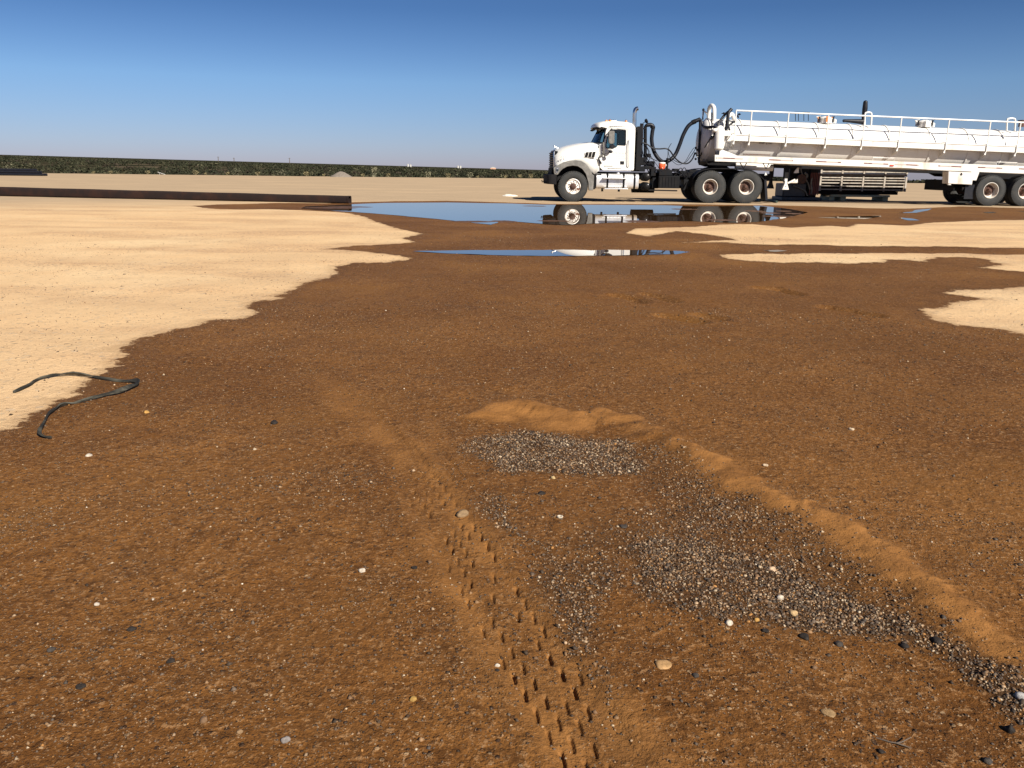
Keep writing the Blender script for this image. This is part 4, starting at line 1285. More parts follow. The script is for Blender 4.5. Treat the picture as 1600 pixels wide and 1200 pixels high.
# headlight and bumper
m = MB(); m.plate(XZ([(867.6, 262.5), (870.8, 260.8), (874, 262), (872.5, 267.5), (870.5, 270.8), (867.8, 270)], .02), -.028, -.009); hl = m.build('headlight', 'chrome', tractor, bevel=.006)
m = MB(); c = L3(870.6, 266, 0); m.lathe([(0, .0), (.004, .04), (.012, .055)], (c[0], -.036, c[2]), (0, 1, 0), 14); m.build('lens', 'glass_dark', hl)
m = MB(); c = L3(866.8, 266, .25); m.box(c[0] - .06, c[0] + .08, .12, .42, c[2] - .13, c[2] + .13); m.build('headlight', 'glass_dark', tractor, bevel=.03)
m = MB(); m.box(c[0] - .06, c[0] + .08, WID - .42, WID - .12, c[2] - .13, c[2] + .13); m.build('headlight', 'glass_dark', tractor, bevel=.03)
bx1, bzb = L(869.5, 288.6, .0); _, bzt = L(869, 272.5, 0); bx0 = L(854.2, 280, 1.25)[0] + .0
secs = []
for y, xf in ((0.0, bx1 - .20), (.06, bx1 - .30), (.3, bx1 - .36), (CY, bx1 - .40), (WID - .3, bx1 - .36), (WID - .06, bx1 - .30), (WID, bx1 - .20)):
    secs.append([(bx1, y, bzb), (xf, y, bzb + .02), (xf - .01, y, bzt - .03), (xf + .03, y, bzt), (bx1, y, bzt)])
m = MB(); m.loft(secs); bp = m.build('bumper', 'interior', tractor, bevel=.015)
m = MB(); m.tube([(bx1 - .36, .35, bzb + .1), (bx1 - .41, .35, bzb + .05), (bx1 - .43, .35, bzb + .14)], .02, 6); m.build('tow_hook', 'black', bp); m = MB(); m.tube([(bx1 - .36, WID - .35, bzb + .1), (bx1 - .41, WID - .35, bzb + .05), (bx1 - .43, WID - .35, bzb + .14)], .02, 6); m.build('tow_hook', 'black', bp)
m = MB(); m.plate(XZ([(862, 262), (872, 262), (871, 274), (861, 274)], .35), .3, WID - .3); m.build('front_panel', 'interior', tractor, bevel=.02)

# --- exhaust stack and the dark gear behind the cab
m = MB()
sx0 = L3(990.9, 200, 1.9)
m.tube([L3(990.7, 262, 1.95), L3(991.2, 205, 1.95), L3(991.4, 182, 1.95), L3(991.7, 175, 1.95), L3(993.5, 170.6, 1.95), L3(997.0, 169.3, 1.95)], .078, 14, 5)
m.build('exhaust_stack', 'chrome', tractor)
m = MB()
m.tube([L3(996.5, 264, .85), L3(996.6, 199.5, .85)], .115, 14)
m.tube([L3(1000.8, 255, 1.2), L3(1001.8, 205, 1.2), L3(1003, 193, 1.2)], .07, 12)
m.tube([L3(1003.2, 194, .9), L3(1003.0, 213, .9), L3(1001, 240, .9), L3(999, 262, .9)], .055, 10)
m.build('air_cleaner', 'hose', tractor)
m = MB(); m.box(L(993.5, 262, .5)[0], L(999.5, 262, .5)[0], .45, 1.9, L(995, 266, .5)[1], L(995, 197.5, .5)[1]); m.build('headache_rack', 'engine', tractor)
m = MB()
m.tube([L3(1008.3, 262, 1.0), L3(1008.3, 204, 1.0), L3(1008.8, 197.5, 1.0), L3(1011.5, 195.3, 1.0)], .062, 12, 4)
for py in (201, 216.5):
    m.bar(L3(1001, py, .95), L3(1010, py, .95), .05, .05)
m.bar(L3(1008, 228, .95), L3(1008.5, 246, .95), .16, .05)
m.build('riser_pipe', 'black', tractor)
m = MB(); c = L3(1009.6, 189.3, .8); c2 = L3(1004.5, 192.5, .8)
m.tube([c2, c], .012, 6); m.lathe([(-.05, .03), (-.03, .075), (.04, .085), (.05, .07), (.05, 0)], c, (.6, -.3, .35), 14); m.build('work_lamp', 'black', tractor)
m = MB()
for (px, py, w_, h_, d0, d1) in ((1014, 243, .16, .14, .7, .95), (1004, 252, .3, .3, .6, 1.2), (1018, 258, .25, .3, .7, 1.1), (1000, 264, .4, .2, .5, 1.4), (1012, 262, .3, .12, .5, 1.1), (1021, 268, .2, .35, .5, .9)):
    xx, zz = L(px, py, d0); m.box(xx - w_ / 2, xx + w_ / 2, d0, d1, zz - h_ / 2, zz + h_ / 2)
tag(m.build('vacuum_pump', 'engine', tractor, bevel=.02), kind='stuff')
m = MB()
r_ = random.Random(9)
for i in range(10):
    a = r_.uniform(998, 1010); b = r_.uniform(225, 250)
    m.tube([L3(a, b, .7), L3(a + r_.uniform(2, 8), b + r_.uniform(5, 14), .6), L3(a + r_.uniform(6, 14), b + r_.uniform(14, 26), .6), L3(a + r_.uniform(2, 20), b + r_.uniform(24, 36), .7)], r_.uniform(.008, .018), 6, 5)
tag(m.build('air_line', 'hose', tractor), kind='stuff')
# big suction hose and small service hoses to the trailer
def hose(name, pts, r, parent=tractor, mat='hose', n=10):
    m = MB(); m.tube([L3(*p) for p in pts], r, n, 8); return m.build(name, mat, parent)
hose('suction_hose', [(1011, 195.4, 1.0), (1017, 195.2, 1.0), (1020.3, 198.5, 1.0), (1019.2, 207, 1.0), (1018.2, 218, 1.0), (1019.8, 230, 1.0), (1023.5, 240, 1.0), (1029.5, 248.5, 1.0), (1036, 253, 1.05), (1043, 252, 1.1), (1050, 247.5, 1.15), (1056, 240, 1.2), (1062, 226, 1.2), (1067.5, 211, 1.2), (1075, 197.5, 1.2), (1084, 190.5, 1.2), (1094, 186.2, 1.2)], .074, n=14)
m = MB(); m.lathe([(-.07, .09), (.07, .09)], L3(1084, 190.5, 1.2), (1, 0, .45), 14); m.build('hose_clamp', 'black', tractor); m = MB(); m.lathe([(-.04, .095), (.04, .095)], L3(1019.8, 199, 1.0), (0.1, 0, 1), 14); m.build('hose_clamp', 'black', tractor)
hose('service_hose', [(1004, 223, .8), (1012, 226, .8), (1020, 231.5, .8), (1030, 232.6, .8), (1041, 232.3, .8), (1047, 236, .85), (1052, 243, .9), (1058, 250, .95), (1066, 255, 1.0), (1075, 255, 1.0), (1082, 248, 1.0), (1086, 238, 1.0)], .026)
hose('service_hose', [(1044, 237, .9), (1046, 244, .9), (1051, 252, .95), (1060, 257.5, 1.0), (1070, 253, 1.0), (1078, 240, 1.0), (1084, 231, 1.0)], .010)
hose('service_hose', [(1048, 246, 1.0), (1058, 253, 1.05), (1070, 254.5, 1.1), (1080, 243, 1.1), (1087, 232, 1.1)], .012)
hose('hose_pole', [(1042, 262, .9), (1043.5, 244, .9), (1044.5, 232, .9), (1049, 224, .9)], .012)
m = MB(); m.tube([L3(1041.5, 266, .9), L3(1043, 247, .9)], .05, 10); m.build('pole_base', 'black', tractor)

# drinks cooler strapped on the deck: a thing of its own
cc = L3(1034, 264.2, .55)
cw = TO + EX * cc[0] + EY * cc[1]
cooler = empty('water_cooler', (cw.x, cw.y, cc[2]), HEAD)
tag(cooler, 'bright orange round water cooler with white lid on the truck deck', 'cooler')
m = MB(); m.lathe([(0, .10), (0, .105), (.02, .118), (.20, .125), (.21, .120)], (0, 0, 0), (0, 0, 1), 24); m.build('body', 'orange', cooler)
m = MB(); m.lathe([(.205, .128), (.235, .130), (.25, .115), (.255, 0)], (0, 0, 0), (0, 0, 1), 24); m.build('lid', 'lidwhite', cooler)
m = MB(); m.box(-.012, .012, -.15, -.12, .03, .06); m.build('tap', 'lidwhite', cooler)
m = MB(); m.tube([(.125, 0, .19), (.16, 0, .17), (.165, 0, .13), (.125, 0, .11)], .008, 6, 3); m.build('handle', 'lidwhite', cooler)
m = MB(); c_ = cc; m.box(c_[0] - .22, c_[0] + .25, .40, .75, c_[2] - .05, c_[2] - .001); m.box(c_[0] - .05, c_[0] + .05, .5, .6, c_[2] - .3, c_[2] - .05); m.build('cooler_shelf', 'black', tractor)

# ------------------------------------------------------------------ the tank trailer
trailer = empty('tank_trailer', TO + EX * L(1548, 320)[0], HEAD)
tag(trailer, 'long white vacuum tank trailer with railings and rusty dished wheels', 'trailer')
toff = Vector((-L(1548, 320)[0], 0, 0))
class TP:      # parts are measured in the lorry's frame and shifted under the trailer's own origin
    pass
_build = MB.build
def tb(self, name, mat, parent=None, **k):
    o = _build(self, name, mat, parent, **k)
    if parent is trailer:
        o.data.transform(Matrix.Translation(toff))
    elif parent is not None and parent.parent is trailer:
        o.data.transform(Matrix.Translation(toff))
    return o
MB.build = tb

tw1x, tw1z = L(1548.5, 297.6); tw2x, tw2z = L(1603.2, 298.6)
GZ = L(1548.5, 321.3)[1]
for (xx, zc) in ((tw1x, tw1z), (tw2x, tw2z)):
    R = zc - 0.0
    R = max(R, .49)
    wheel_proto('drive', trailer, xx, 0.0, R, R, 1, True, .30)
    wheel_proto('drive', trailer, xx, WID - .1, R, R, -1, True, .30)

# tank axis from its top edge
TR = 0.80
ta = L(1112, 185.8, CY); tb_ = L(1590, 204.6, CY)
sl = (tb_[1] - ta[1]) / (tb_[0] - ta[0])
th = math.atan(sl)
tdir = Vector((math.cos(th), 0, math.sin(th))); tup = Vector((-math.sin(th), 0, math.cos(th)))
A0 = Vector((ta[0], CY, ta[1])) - tup * TR - tdir * .18
TL = (tb_[0] - ta[0]) + 3.1
def TK(s, ang, r=TR):
    """point on the tank: s along, ang from the near horizontal upwards, r radius"""
    return A0 + tdir * s + tup * (math.sin(ang) * r) + Vector((0, -math.cos(ang) * r, 0))
m = MB()
prof = [(-.30, 0)] + [(-.30 + .30 * (1 - math.cos(t)), TR * math.sin(t)) for t in np.linspace(.15, math.pi / 2, 9)] + [(TL, TR)] + [(TL + .30 * math.sin(t), TR * math.cos(t)) for t in np.linspace(.15, 1.45, 8)] + [(TL + .3, 0)]
m.lathe(prof, A0, tdir, 72); tank = m.build('tank_shell', 'tank', trailer, ang=50)
def s_of(px, py=200): return (Vector((L(px, py, CY - .5)[0], CY, 0)) - Vector((A0.x, CY, 0))).x
m = MB()
m.lathe([(-.02, TR), (-.02, TR + .03), (.05, TR + .03), (.05, TR)], A0, tdir, 72, close=True); m.build('end_flange', 'tank', trailer)
for px in (1158, 1217, 1278, 1331, 1388, 1452, 1512, 1566, 1622):
    s = s_of(px)
    m = MB(); m.lathe([(s - .025, TR - .01), (s - .025, TR + .026), (s + .025, TR + .026), (s + .025, TR - .01)], A0, tdir, 64, close=True); m.build('stiffener_ring', 'tank', trailer)
# long weld strip
m = MB(); p = [TK(s, 1.0, TR + .006) for s in np.linspace(.3, TL - .1, 12)]
for a, b in zip(p[:-1], p[1:]): m.bar(a, b, .03, .012)
m.build('weld_strip', 'tank', trailer)
for (s_, a_) in ((1.2, -.35), (4.0, -.35), (7, -.35)):
    pass
# hose tray along the side
def tray_top(px): return 211.2 + .0420 * (px - 1172)
TY = .16
xs0 = 1148; xs1 = 1690
def XT(px, py): return L(px, py, TY)
q = [XT(xs0, tray_top(xs0)), XT(xs1, tray_top(xs1)), XT(xs1, tray_top(xs1) + 9.6), XT(xs0, tray_top(xs0) + 9.6)]
m = MB()
m.plate(q, TY, TY + .012)
dz = .18
m.add([(q[2][0], TY + .0121, q[2][1]), (q[3][0], TY + .0121, q[3][1]), (q[3][0], TY + .62, q[3][1] + .0), (q[2][0], TY + .62, q[2][1] + .0),
       (q[2][0], TY + .0121, q[2][1] + .012), (q[3][0], TY + .0121, q[3][1] + .012), (q[3][0], TY + .62, q[3][1] + .012), (q[2][0], TY + .62, q[2][1] + .012)],
      [(0, 1, 2, 3), (7, 6, 5, 4), (0, 4, 5, 1), (2, 6, 7, 3), (1, 5, 6, 2), (0, 3, 7, 4)])
m.build('hose_tray', 'tank', trailer)
m = MB(); m.bar((q[0][0], TY - .006, q[0][1]), (q[1][0], TY - .006, q[1][1]), .03, .03); m.build('tray_rim', 'white', trailer)
posts = [1150.3, 1174.5, 1232.3, 1294.5, 1351.5, 1408.5, 1483.0, 1547.5, 1594.5, 1655]
def rail_y(px): return 172.6 + .0420 * (px - 1150)
fp = []
for px in posts:
    pt = L(px, rail_y(px), TY)
    x = pt[0]
    zb_ = None
    # straight down to just below the tray
    for yy in np.arange(200, 250, .5):
        xx, zz = L(px - 3.6, yy, TY)
        if yy >= tray_top(px) + 10.2: zb_ = zz; break
    fp.append((x, pt[1], zb_))
    m = MB(); m.tube([(x, TY - .025, zb_), (x, TY - .025, pt[1])], .024, 8); m.build('rail_post', 'white', trailer)
    bz = zb_ + .03
    m = MB(); m.add([(x - .03, TY + .02, bz), (x - .03, TY + .02, bz - .14), (x - .03, .80, bz - .42), (x - .03, .80, bz),
                     (x + .03, TY + .02, bz), (x + .03, TY + .02, bz - .14), (x + .03, .80, bz - .42), (x + .03, .80, bz)],
                    [(0, 1, 2, 3), (7, 6, 5, 4), (0, 4, 5, 1), (1, 5, 6, 2), (2, 6, 7, 3), (0, 3, 7, 4)])
    m.build('tray_bracket', 'tank', trailer)
    m = MB(); s = x - A0.x; m.tube([TK(s, .75, TR), (x, .42, zb_ + .62 - .0)], .018, 6) if False else m.bar((x, TY - .02, zb_ + .28), (x, .50, zb_ + .28), .03, .03); m.build('post_brace', 'tank', trailer)
m = MB(); m.tube([(a, TY - .025, b) for a, b, c in fp], .026, 8); m.build('top_rail', 'white', trailer)
# end frame of the rail
# lower side beam
bt = lambda px: 241.9 + .0362 * (px - 1118)
bb = lambda px: 252.0 + .0400 * (px - 1118)
q = [L(1117, bt(1117)), L(1690, bt(1690)), L(1690, bb(1690)), L(1600, bb(1600)), L(1534, bb(1534) + .2), L(1530.5, bb(1530)), L(1525.5, 281.8), L(1519.5, 281.6), L(1518, bb(1520)), L(1460, bb(1460)), L(1440, bb(1440) - .6), L(1419, bb(1419) - 1.4), L(1117, bb(1117))]
m = MB(); m.plate(q, 0.0, .05); sb = m.build('side_beam', 'dusty', trailer, bevel=.006)
m = MB(); m.add([(q[0][0], .0501, q[0][1] - .02), (q[1][0], .0501, q[1][1] - .02), (q[1][0], .16, q[1][1] - .02), (q[0][0], .16, q[0][1] - .02),
                 (q[0][0], .0501, q[0][1] - .04), (q[1][0], .0501, q[1][1] - .04), (q[1][0], .16, q[1][1] - .04), (q[0][0], .16, q[0][1] - .04)],
                [(0, 1, 2, 3), (7, 6, 5, 4), (0, 4, 5, 1), (2, 6, 7, 3), (1, 5, 6, 2), (0, 3, 7, 4)]); m.build('walkway_deck', 'dusty', trailer)
m = MB(); m.plate([(a, b) for a, b in [q[0], q[1], q[2], q[12]]], WID - .05, WID); m.build('side_beam', 'dusty', trailer)
# main frame rails under the tank
m = MB()
qq = [L(1110, 253.5, .8), L(1690, 276, .8), L(1690, 284, .8), L(1480, 276, .8), L(1470, 271, .8), L(1210, 262, .8), L(1110, 258, .8)]
m.plate(qq, .75, .85); m.build('frame_rail', 'engine', trailer); m = MB(); m.plate(qq, 1.65, 1.75); m.build('frame_rail', 'engine', trailer)
# tape, marker lamp, staple rails
for a, b in ((1122, 1161), (1201, 1239), (1275, 1314), (1350, 1388), (1398, 1436), (1466, 1502), (1528, 1566), (1592, 1626)):
    pa = L(a, bt(a) + 4.6); pb = L(b, bt(b) + 4.8)
    m = MB(); m.bar((pa[0], -.004, pa[1]), (pb[0], -.004, pb[1]), .006, .036); m.build('reflective_tape', 'tape', trailer, smooth=False)
m = MB(); c = L3(1120, bt(1120) + 4.6); m.lathe([(-.012, 0), (-.012, .03), (0, .032)], c, (0, 1, 0), 14); m.build('marker_lamp', 'print_grey', trailer)
m = MB(); c = L3(1393.2, 258.6); m.box(c[0] - .075, c[0] + .075, -.03, -.001, c[2] - .028, c[2] + .028); m.build('marker_lamp', 'red', trailer, bevel=.01)
for a, b in ((1364, 1397), (1557, 1589)):
    pa, pb = L(a, bt(a) - .5), L(b, bt(b) - .5)
    m = MB(); m.tube([(pa[0], .02, pa[1]), (pa[0], .02, pa[1] + .10), (pb[0], .02, pb[1] + .10), (pb[0], .02, pb[1])], .014, 6); m.build('grab_rail', 'white', trailer)
m = MB()
for a, b, dy in ((1161, 1203, .08),):
    pa, pb = L(a, 240.8, dy), L(b, 242.2, dy); m.bar((pa[0], dy, pa[1]), (pb[0], dy, pb[1]), .05, .03)
m.build('deck_stop', 'rust', trailer)
# tool box
tbq = XZ([(1481.8, 267.8), (1521.5, 269.4), (1518.4, 288.4), (1480.8, 286.8)], -.01)
m = MB(); m.plate(tbq, -.03, .40); tbx = m.build('tool_box', 'dusty', trailer, bevel=.012)
m = MB(); c = L3(1502, 272.3, -.03); m.plate([(c[0] - .05, c[2]), (c[0], c[2] + .065), (c[0] + .05, c[2]), (c[0], c[2] - .065)], -.037, -.031); m.build('box_latch', 'hose', tbx)
m = MB()
for px in (1484, 1516):
    c = L3(px, 288.2, 0); m.box(c[0] - .05, c[0] + .05, 0, .1, c[2] - .02, c[2] + .03)
tag(m.build('box_foot', 'dusty', tbx), kind='stuff')
# light grey pipe trough under the beam, ahead of the landing legs, with V hangers
m = MB(); c0 = L3(1149, 259.5, .7); c1 = L3(1207, 261.8, .7)
m.lathe([(-.03, 0), (0, .11), (.04, .135), ((Vector(c1) - Vector(c0)).length, .135), ((Vector(c1) - Vector(c0)).length + .03, 0)], c0, Vector(c1) - Vector(c0), 20); m.build('hose_tube', 'dusty', trailer)
for px in (1161.5, 1197):
    m = MB(); m.tube([L3(px - 5, 254.5, .2), L3(px, 263.5, .2), L3(px + 5, 254.8, .2)], .02, 6); m.build('hanger', 'black', trailer)
# front support under the dome and king pin plate
m = MB(); m.plate(XZ([(1100, 252), (1145, 255.5), (1140, 260), (1112, 260.5), (1102, 257)], .9), .55, 1.95); m.build('kingpin_plate', 'black', trailer)
m = MB(); m.plate(XZ([(1115, 228), (1122, 232), (1150, 243), (1118, 243)], .4), .25, .30); m.build('front_gusset', 'tank', trailer)
# landing legs
for (px, dy, mt) in ((1228.5, .35, 'dusty'), (1228.5, 2.05, 'engine')):
    x, _ = L(1228.5, 280, .35)
    ztop = L(1228.5, 258, .35)[1]; zmid = L(1228.5, 281, .35)[1]; zf = L(1228.5, 296.3, .35)[1]
    m = MB(); m.box(x - .075, x + .075, dy, dy + .13, zmid + .05, ztop); lg = m.build('landing_leg', 'engine', trailer, bevel=.008)
    m = MB(); m.box(x - .05, x + .05, dy + .01, dy + .12, zf + .15, zmid + .045); m.build('leg_ram', mt, lg)
    hole = [(x + .02 * math.cos(t), zf + .12 + .026 * math.sin(t)) for t in np.linspace(0, 2 * math.pi, 9)[:-1]]
    m = MB(); m.plate([(x - .13, zf), (x + .13, zf), (x + .05, zf + .22), (x + .04, zf + .32), (x - .04, zf + .32), (x - .05, zf + .22)], dy - .03, dy + .15, [hole]); m.build('leg_foot', mt, lg)
m = MB(); pts = XZ([(1241, 268), (1247.5, 260), (1247.8, 270), (1240.5, 270.6)], .45); m.plate(pts, .42, .48); pts = XZ([(1241, 283.5), (1246, 279.5), (1246, 285.3), (1233, 285)], .45); m.plate(pts, .42, .48)
m.bar(L3(1231, 286, .4), L3(1242, 280.5, .5), .05, .05)
m.build('leg_brace', 'dusty', trailer)
m = MB(); m.bar(L3(1229, 262, .4), L3(1229, 262.6, 2.1), .06, .06); m.bar(L3(1206, 258, .5), L3(1250, 261, .5), .4, .05); m.build('leg_cross_shaft', 'engine', trailer)
# rear suspension and axles
for xx, zc in ((tw1x, tw1z), (tw2x, tw2z)):
    m = MB(); m.lathe([(0, .075), (WID - .7, .075)], (xx, .3, zc), (0, 1, 0), 12); m.build('axle', 'engine', trailer)
for yy in (.72, 1.72):
    m = MB()
    m.tube([(tw1x - .5, yy, tw1z + .15), (tw1x, yy, tw1z + .06), (tw1x + .55, yy, tw1z + .17), (tw2x, yy, tw2z + .06), (tw2x + .5, yy, tw2z + .15)], .04, 6, 5)
    m.box(tw1x - .75, tw1x - .5, yy - .06, yy + .06, .5, .95)
    m.build('leaf_spring', 'engine', trailer)
m = MB(); m.box(L(1473, 280, .6)[0], L(1490, 280, .6)[0], .5, 1.9, .55, .95)
m.build('suspension_hanger', 'engine', trailer)
m = MB(); m.box(tw1x - .95, tw1x - .6, .1, .12, .25, .78); m.build('mud_flap', 'hose', trailer)
# loops and pipework on the front of the tank
def tube(name, pts, r, mat='white', n=12, sm=5):
    m = MB(); m.tube([L3(*p) for p in pts], r, n, sm); return m.build(name, mat, trailer)
tube('front_loop_pipe', [(1107.6, 199, 1.5), (1107.7, 178, 1.5), (1108.5, 168.5, 1.4), (1112, 164.8, 1.2), (1115.6, 168.5, 1.0), (1116, 178, .9), (1115.6, 198, .9)], .075)
tube('front_loop_pipe', [(1106.5, 186, 1.5), (1104.5, 177.5, 1.5), (1099.0, 174.2, 1.5), (1098.3, 185, 1.5)], .030)
m = MB(); m.lathe([(0, .03), (.32, .03), (.325, .045), (.40, .045), (.42, 0)], L3(1098, 187, 1.5), (0, 0, 1), 10); m.build('relief_valve', 'hose', trailer)
m = MB(); m.lathe([(0, .0), (.05, .10), (.10, .18), (.78, .185), (.85, .15), (.92, .07), (.94, 0)], (L(1123, 234, .25)[0], .28, L(1123, 236.5, .25)[1]), (0, 0, 1), 28); m.build('moisture_trap', 'tank', trailer)
m = MB(); c = L3(1121, 237, .28); m.box(c[0] - .06, c[0] + .06, .2, .36, c[2] - .12, c[2] + .02); m.build('trap_drain', 'hose', trailer)
tube('trap_pipe', [(1124, 206, .3), (1127, 199, .4), (1132, 190, .6), (1138, 182, .7), (1144, 178.5, .8), (1147, 186, .8), (1152, 190, .9)], .07, 'tank')
tube('black_hose', [(1121, 195, .3), (1125, 189, .35), (1131, 181, .4), (1136, 176, .45), (1141, 172.5, .5)], .045, 'hose')
tube('black_hose', [(1143, 170.5, .3), (1138.5, 176, .25), (1137, 186, .22), (1136, 195, .2), (1133.5, 203.5, .2)], .062, 'hose')
tube('black_hose', [(1134, 199, .2), (1139, 196, .25), (1145, 191.5, .3), (1149.5, 190, .4)], .035, 'hose')
tube('black_hose', [(1137.5, 198, .2), (1140, 202, .2), (1140.5, 208, .22)], .03, 'hose')
tube('black_hose', [(1093, 186.2, 1.2), (1096, 190, 1.15), (1098.5, 197, 1.05), (1105, 199, .6), (1116, 198.3, .3), (1120, 201, .25)], .055, 'hose')
tube('black_hose', [(1112, 176, .85), (1112, 186, .8), (1113, 200, .5), (1113.5, 209, .35), (1110, 216, .4), (1104, 226, .5), (1098, 236, .8), (1093, 248, .9), (1092.5, 258, .9)], .022, 'hose')
tube('black_hose', [(1094, 190, .9), (1093.5, 215, .9), (1092, 240, .9), (1092.5, 254, .9)], .05, 'hose')
tube('black_hose', [(1121, 205, .25), (1117, 210, .3), (1110, 217, .4)], .05, 'hose')
m = MB(); c = L3(1116.5, 203.5, .2); m.sphere(c, .09, .09, .07, 10, 7); m.lathe([(-.05, .05), (.05, .05)], L3(1120, 202.5, .2), (1, 0, .3), 12); m.build('valve_body', 'tank', trailer, smooth=True)
m = MB(); m.box(*[L(1112.6, 0, .3)[0] if False else L(1112, 210, .3)[0], L(1114, 210, .3)[0]], .28, .32, L(1113, 212, .3)[1], L(1113, 200, .3)[1]); m.build('sight_tube', 'white', trailer)
m = MB(); m.box(L(1128, 210, .2)[0], L(1142, 210, .2)[0], .16, .5, L(1135, 212.5, .2)[1], L(1135, 204, .2)[1]); m.build('valve_bracket', 'tank', trailer, bevel=.01)
m = MB()
for (px, py, dx, dz_) in ((1131, 177, 7, 1), (1136, 204, 6, 4), (1155, 178.5, 5, 0), (1153, 182, 2, -5)):
    m.tube([L3(px - dx / 2, py + dz_ / 2, .3), L3(px + dx / 2, py - dz_ / 2, .3)], .018, 6)
    m.sphere(L3(px, py, .3), .04, .04, .04, 8, 6)
tag(m.build('valve_handle', 'hose', trailer), kind='stuff')
m = MB()
for k in range(7):
    m.sphere(L3(1087 + (k % 3) * 2.2, 231 + k * 2.9, .9), .045, .05, .045, 8, 6)
tag(m.build('air_coupling', 'black', trailer), kind='stuff')
tube('front_gauge_post', [(1090, 236, .9), (1090.5, 246, .9)], .03, 'white')
# manhole lids
def hatch(px, py, mat2):
    c = Vector(L3(px, py, CY - .1))
    m = MB(); m.lathe([(-.12, .25), (.02, .25), (.04, .27), (.07, .27), (.08, .24), (.12, .18), (.15, .08), (.155, 0)], c, tup, 26); h = m.build('manhole', 'tank', trailer)
    for k in range(6):
        a = 2 * math.pi * k / 6 + .3
        q = c + Vector((math.cos(a) * .29, math.sin(a) * .29, 0)) + tup * .02
        m = MB(); m.bar(q - tup * .09, q + tup * .10, .035, .05); m.bar(q + tup * .10 - Vector((.04, 0, 0)), q + tup * .10 + Vector((.05, 0, 0)), .03, .03); m.build('clamp', 'hose' if k % 2 else mat2, h)
    m = MB(); m.tube([c + Vector((-.30, 0, .02)), c + Vector((-.36, 0, .12)), c + Vector((-.2, 0, .14))], .025, 6); m.lathe([(0, .06), (.13, .06), (.14, .04), (.17, 0)], c + Vector((.36, 0, -.10)), tup, 12); m.build('vent_valve', 'tank', h)
hatch(1290, 188.0, 'amber'); hatch(1444, 193.8, 'tank')
m = MB()
for px in (1243, 1247.5, 1256, 1263):
    m.tube([L3(px, 189, 1.7), L3(px, 175.5, 1.7)], .012, 6)
m.tube([L3(1241.5, 175.5, 1.7), L3(1265, 175.8, 1.7)], .02, 6); m.build('roof_ladder_cage', 'black', trailer)
m = MB(); m.tube([L3(1349.3, 196, 1.5), L3(1349.3, 184, 1.5), L3(1350.6, 176, 1.5), L3(1351.5, 170, 1.5), L3(1352.2, 160.5, 1.5)], [.07, .07, .09, .10, .085], 12); m.sphere(L3(1352.2, 160.3, 1.5), .085, .085, .085, 12, 8)
m.build('upright_rubber_boot', 'hose', trailer)
m = MB(); m.tube([L3(1317, 188.3, 1.5), L3(1319, 188.5, 1.5), L3(1330, 189, 1.5), L3(1348, 190.2, 1.5)], [.045, .055, .07, .10], 12); m.box(L(1318, 190, 1.5)[0], L(1321, 190, 1.5)[0], 1.45, 1.55, L(1318, 191, 1.5)[1], L(1318, 187, 1.5)[1]); m.build('nozzle_arm', 'hose', trailer)
for (a, b, t, bo) in ((1351.0, 1362.0, 176.0, 195.5), (1573, 1586.5, 185.4, 204.5)):
    tube('loop_handrail', [(a, bo, .75), (a + .6, t + 3, .75), (a + 3, t, .75), (b - 3, t - .2, .75), (b - .2, t + 3, .75), (b - 1, bo + .5, .75)], .032)
m = MB(); c = L3(1596, 194, .9); m.lathe([(-.1, .10), (.06, .10), (.1, .14), (.14, .14), (.16, 0)], c, tup, 16); m.build('rear_valve', 'rust', trailer)
# tank lettering
m = MB()
q = A0
for (pa, pb, ang, hh) in ((1182, 1207, .25, .030),):
    sa, sb_ = s_of(pa), s_of(pb); s = sa
    while s < sb_:
        c = TK(s, ang, TR + .004); m.bar(c - tup * hh, c + tup * hh, .028, .004); s += .055
tag(m.build('tank_lettering', 'print_grey', trailer, smooth=False), kind='stuff')
sx = s_of(1186.5)
pt = TK(sx, -.12, TR)
text_part('tank_number', 'VVP 2761', .13, (L(1186, 224.9, .42)[0] + toff.x, .43, L(1186, 225.1, .42)[1]), 'print_black', trailer, .004)
m = MB(); c = L3(1215, 214, .45)
MB.build = _build

# green hose end lying by the landing leg
gh = MB(); gp = []
for (px, py) in ((1199, 309), (1204, 304.5), (1210, 303), (1216, 305), (1219, 309.5), (1214, 313)):
    x_, z_ = L(px, py, .9); gp.append((x_, .9 + (313 - py) * .22, .045))
gh.tube(gp, .045, 8, 5)
o = gh.build('hose_end', 'greenhose'); o.location = TO; o.rotation_euler = (0, 0, HEAD)
tag(o, 'short dark green hose looped on the ground by the mud flap', 'hose')

# ------------------------------------------------------------------ slatted rack on a skid behind the trailer
def at_depth(px, py, dy): return L3(px, py, dy)
RD = 4.2
c0 = L3(1350, 311, RD)
rk = empty('slatted_rack', TO + EX * c0[0] + EY * RD, HEAD)
tag(rk, 'tall rack of tan slatted panels on a pale green skid behind the trailer', 'rack')
def rel(px, py, dy=RD):
    x, z = L(px, py, dy); return x - c0[0], z
x0r, _ = rel(1281.5, 290); x1r, _ = rel(1415, 290)
z_bot = 0.0
DEP = 1.1
xs_div = [rel(p, 290)[0] for p in (1281.5, 1314.5, 1348, 1381.5, 1415)]
rows_low = [277.9, 281.8, 286.3, 291.2, 296.4]; rows_up = [262.6, 268.6]
for k in range(4):
    a, b = xs_div[k] + .05, xs_div[k + 1] - .05
    for py in rows_low:
        z = rel(1350, py)[1]; hgt = .023
        m = MB(); m.box(a, b, 0, .06, z - hgt, z + hgt); m.build('slat', 'slat', rk, smooth=False)
    for py in rows_up:
        z = rel(1350, py)[1]; m = MB(); m.box(a, b, 0, .06, z - .028, z + .028); m.build('slat', 'slat', rk, smooth=False)
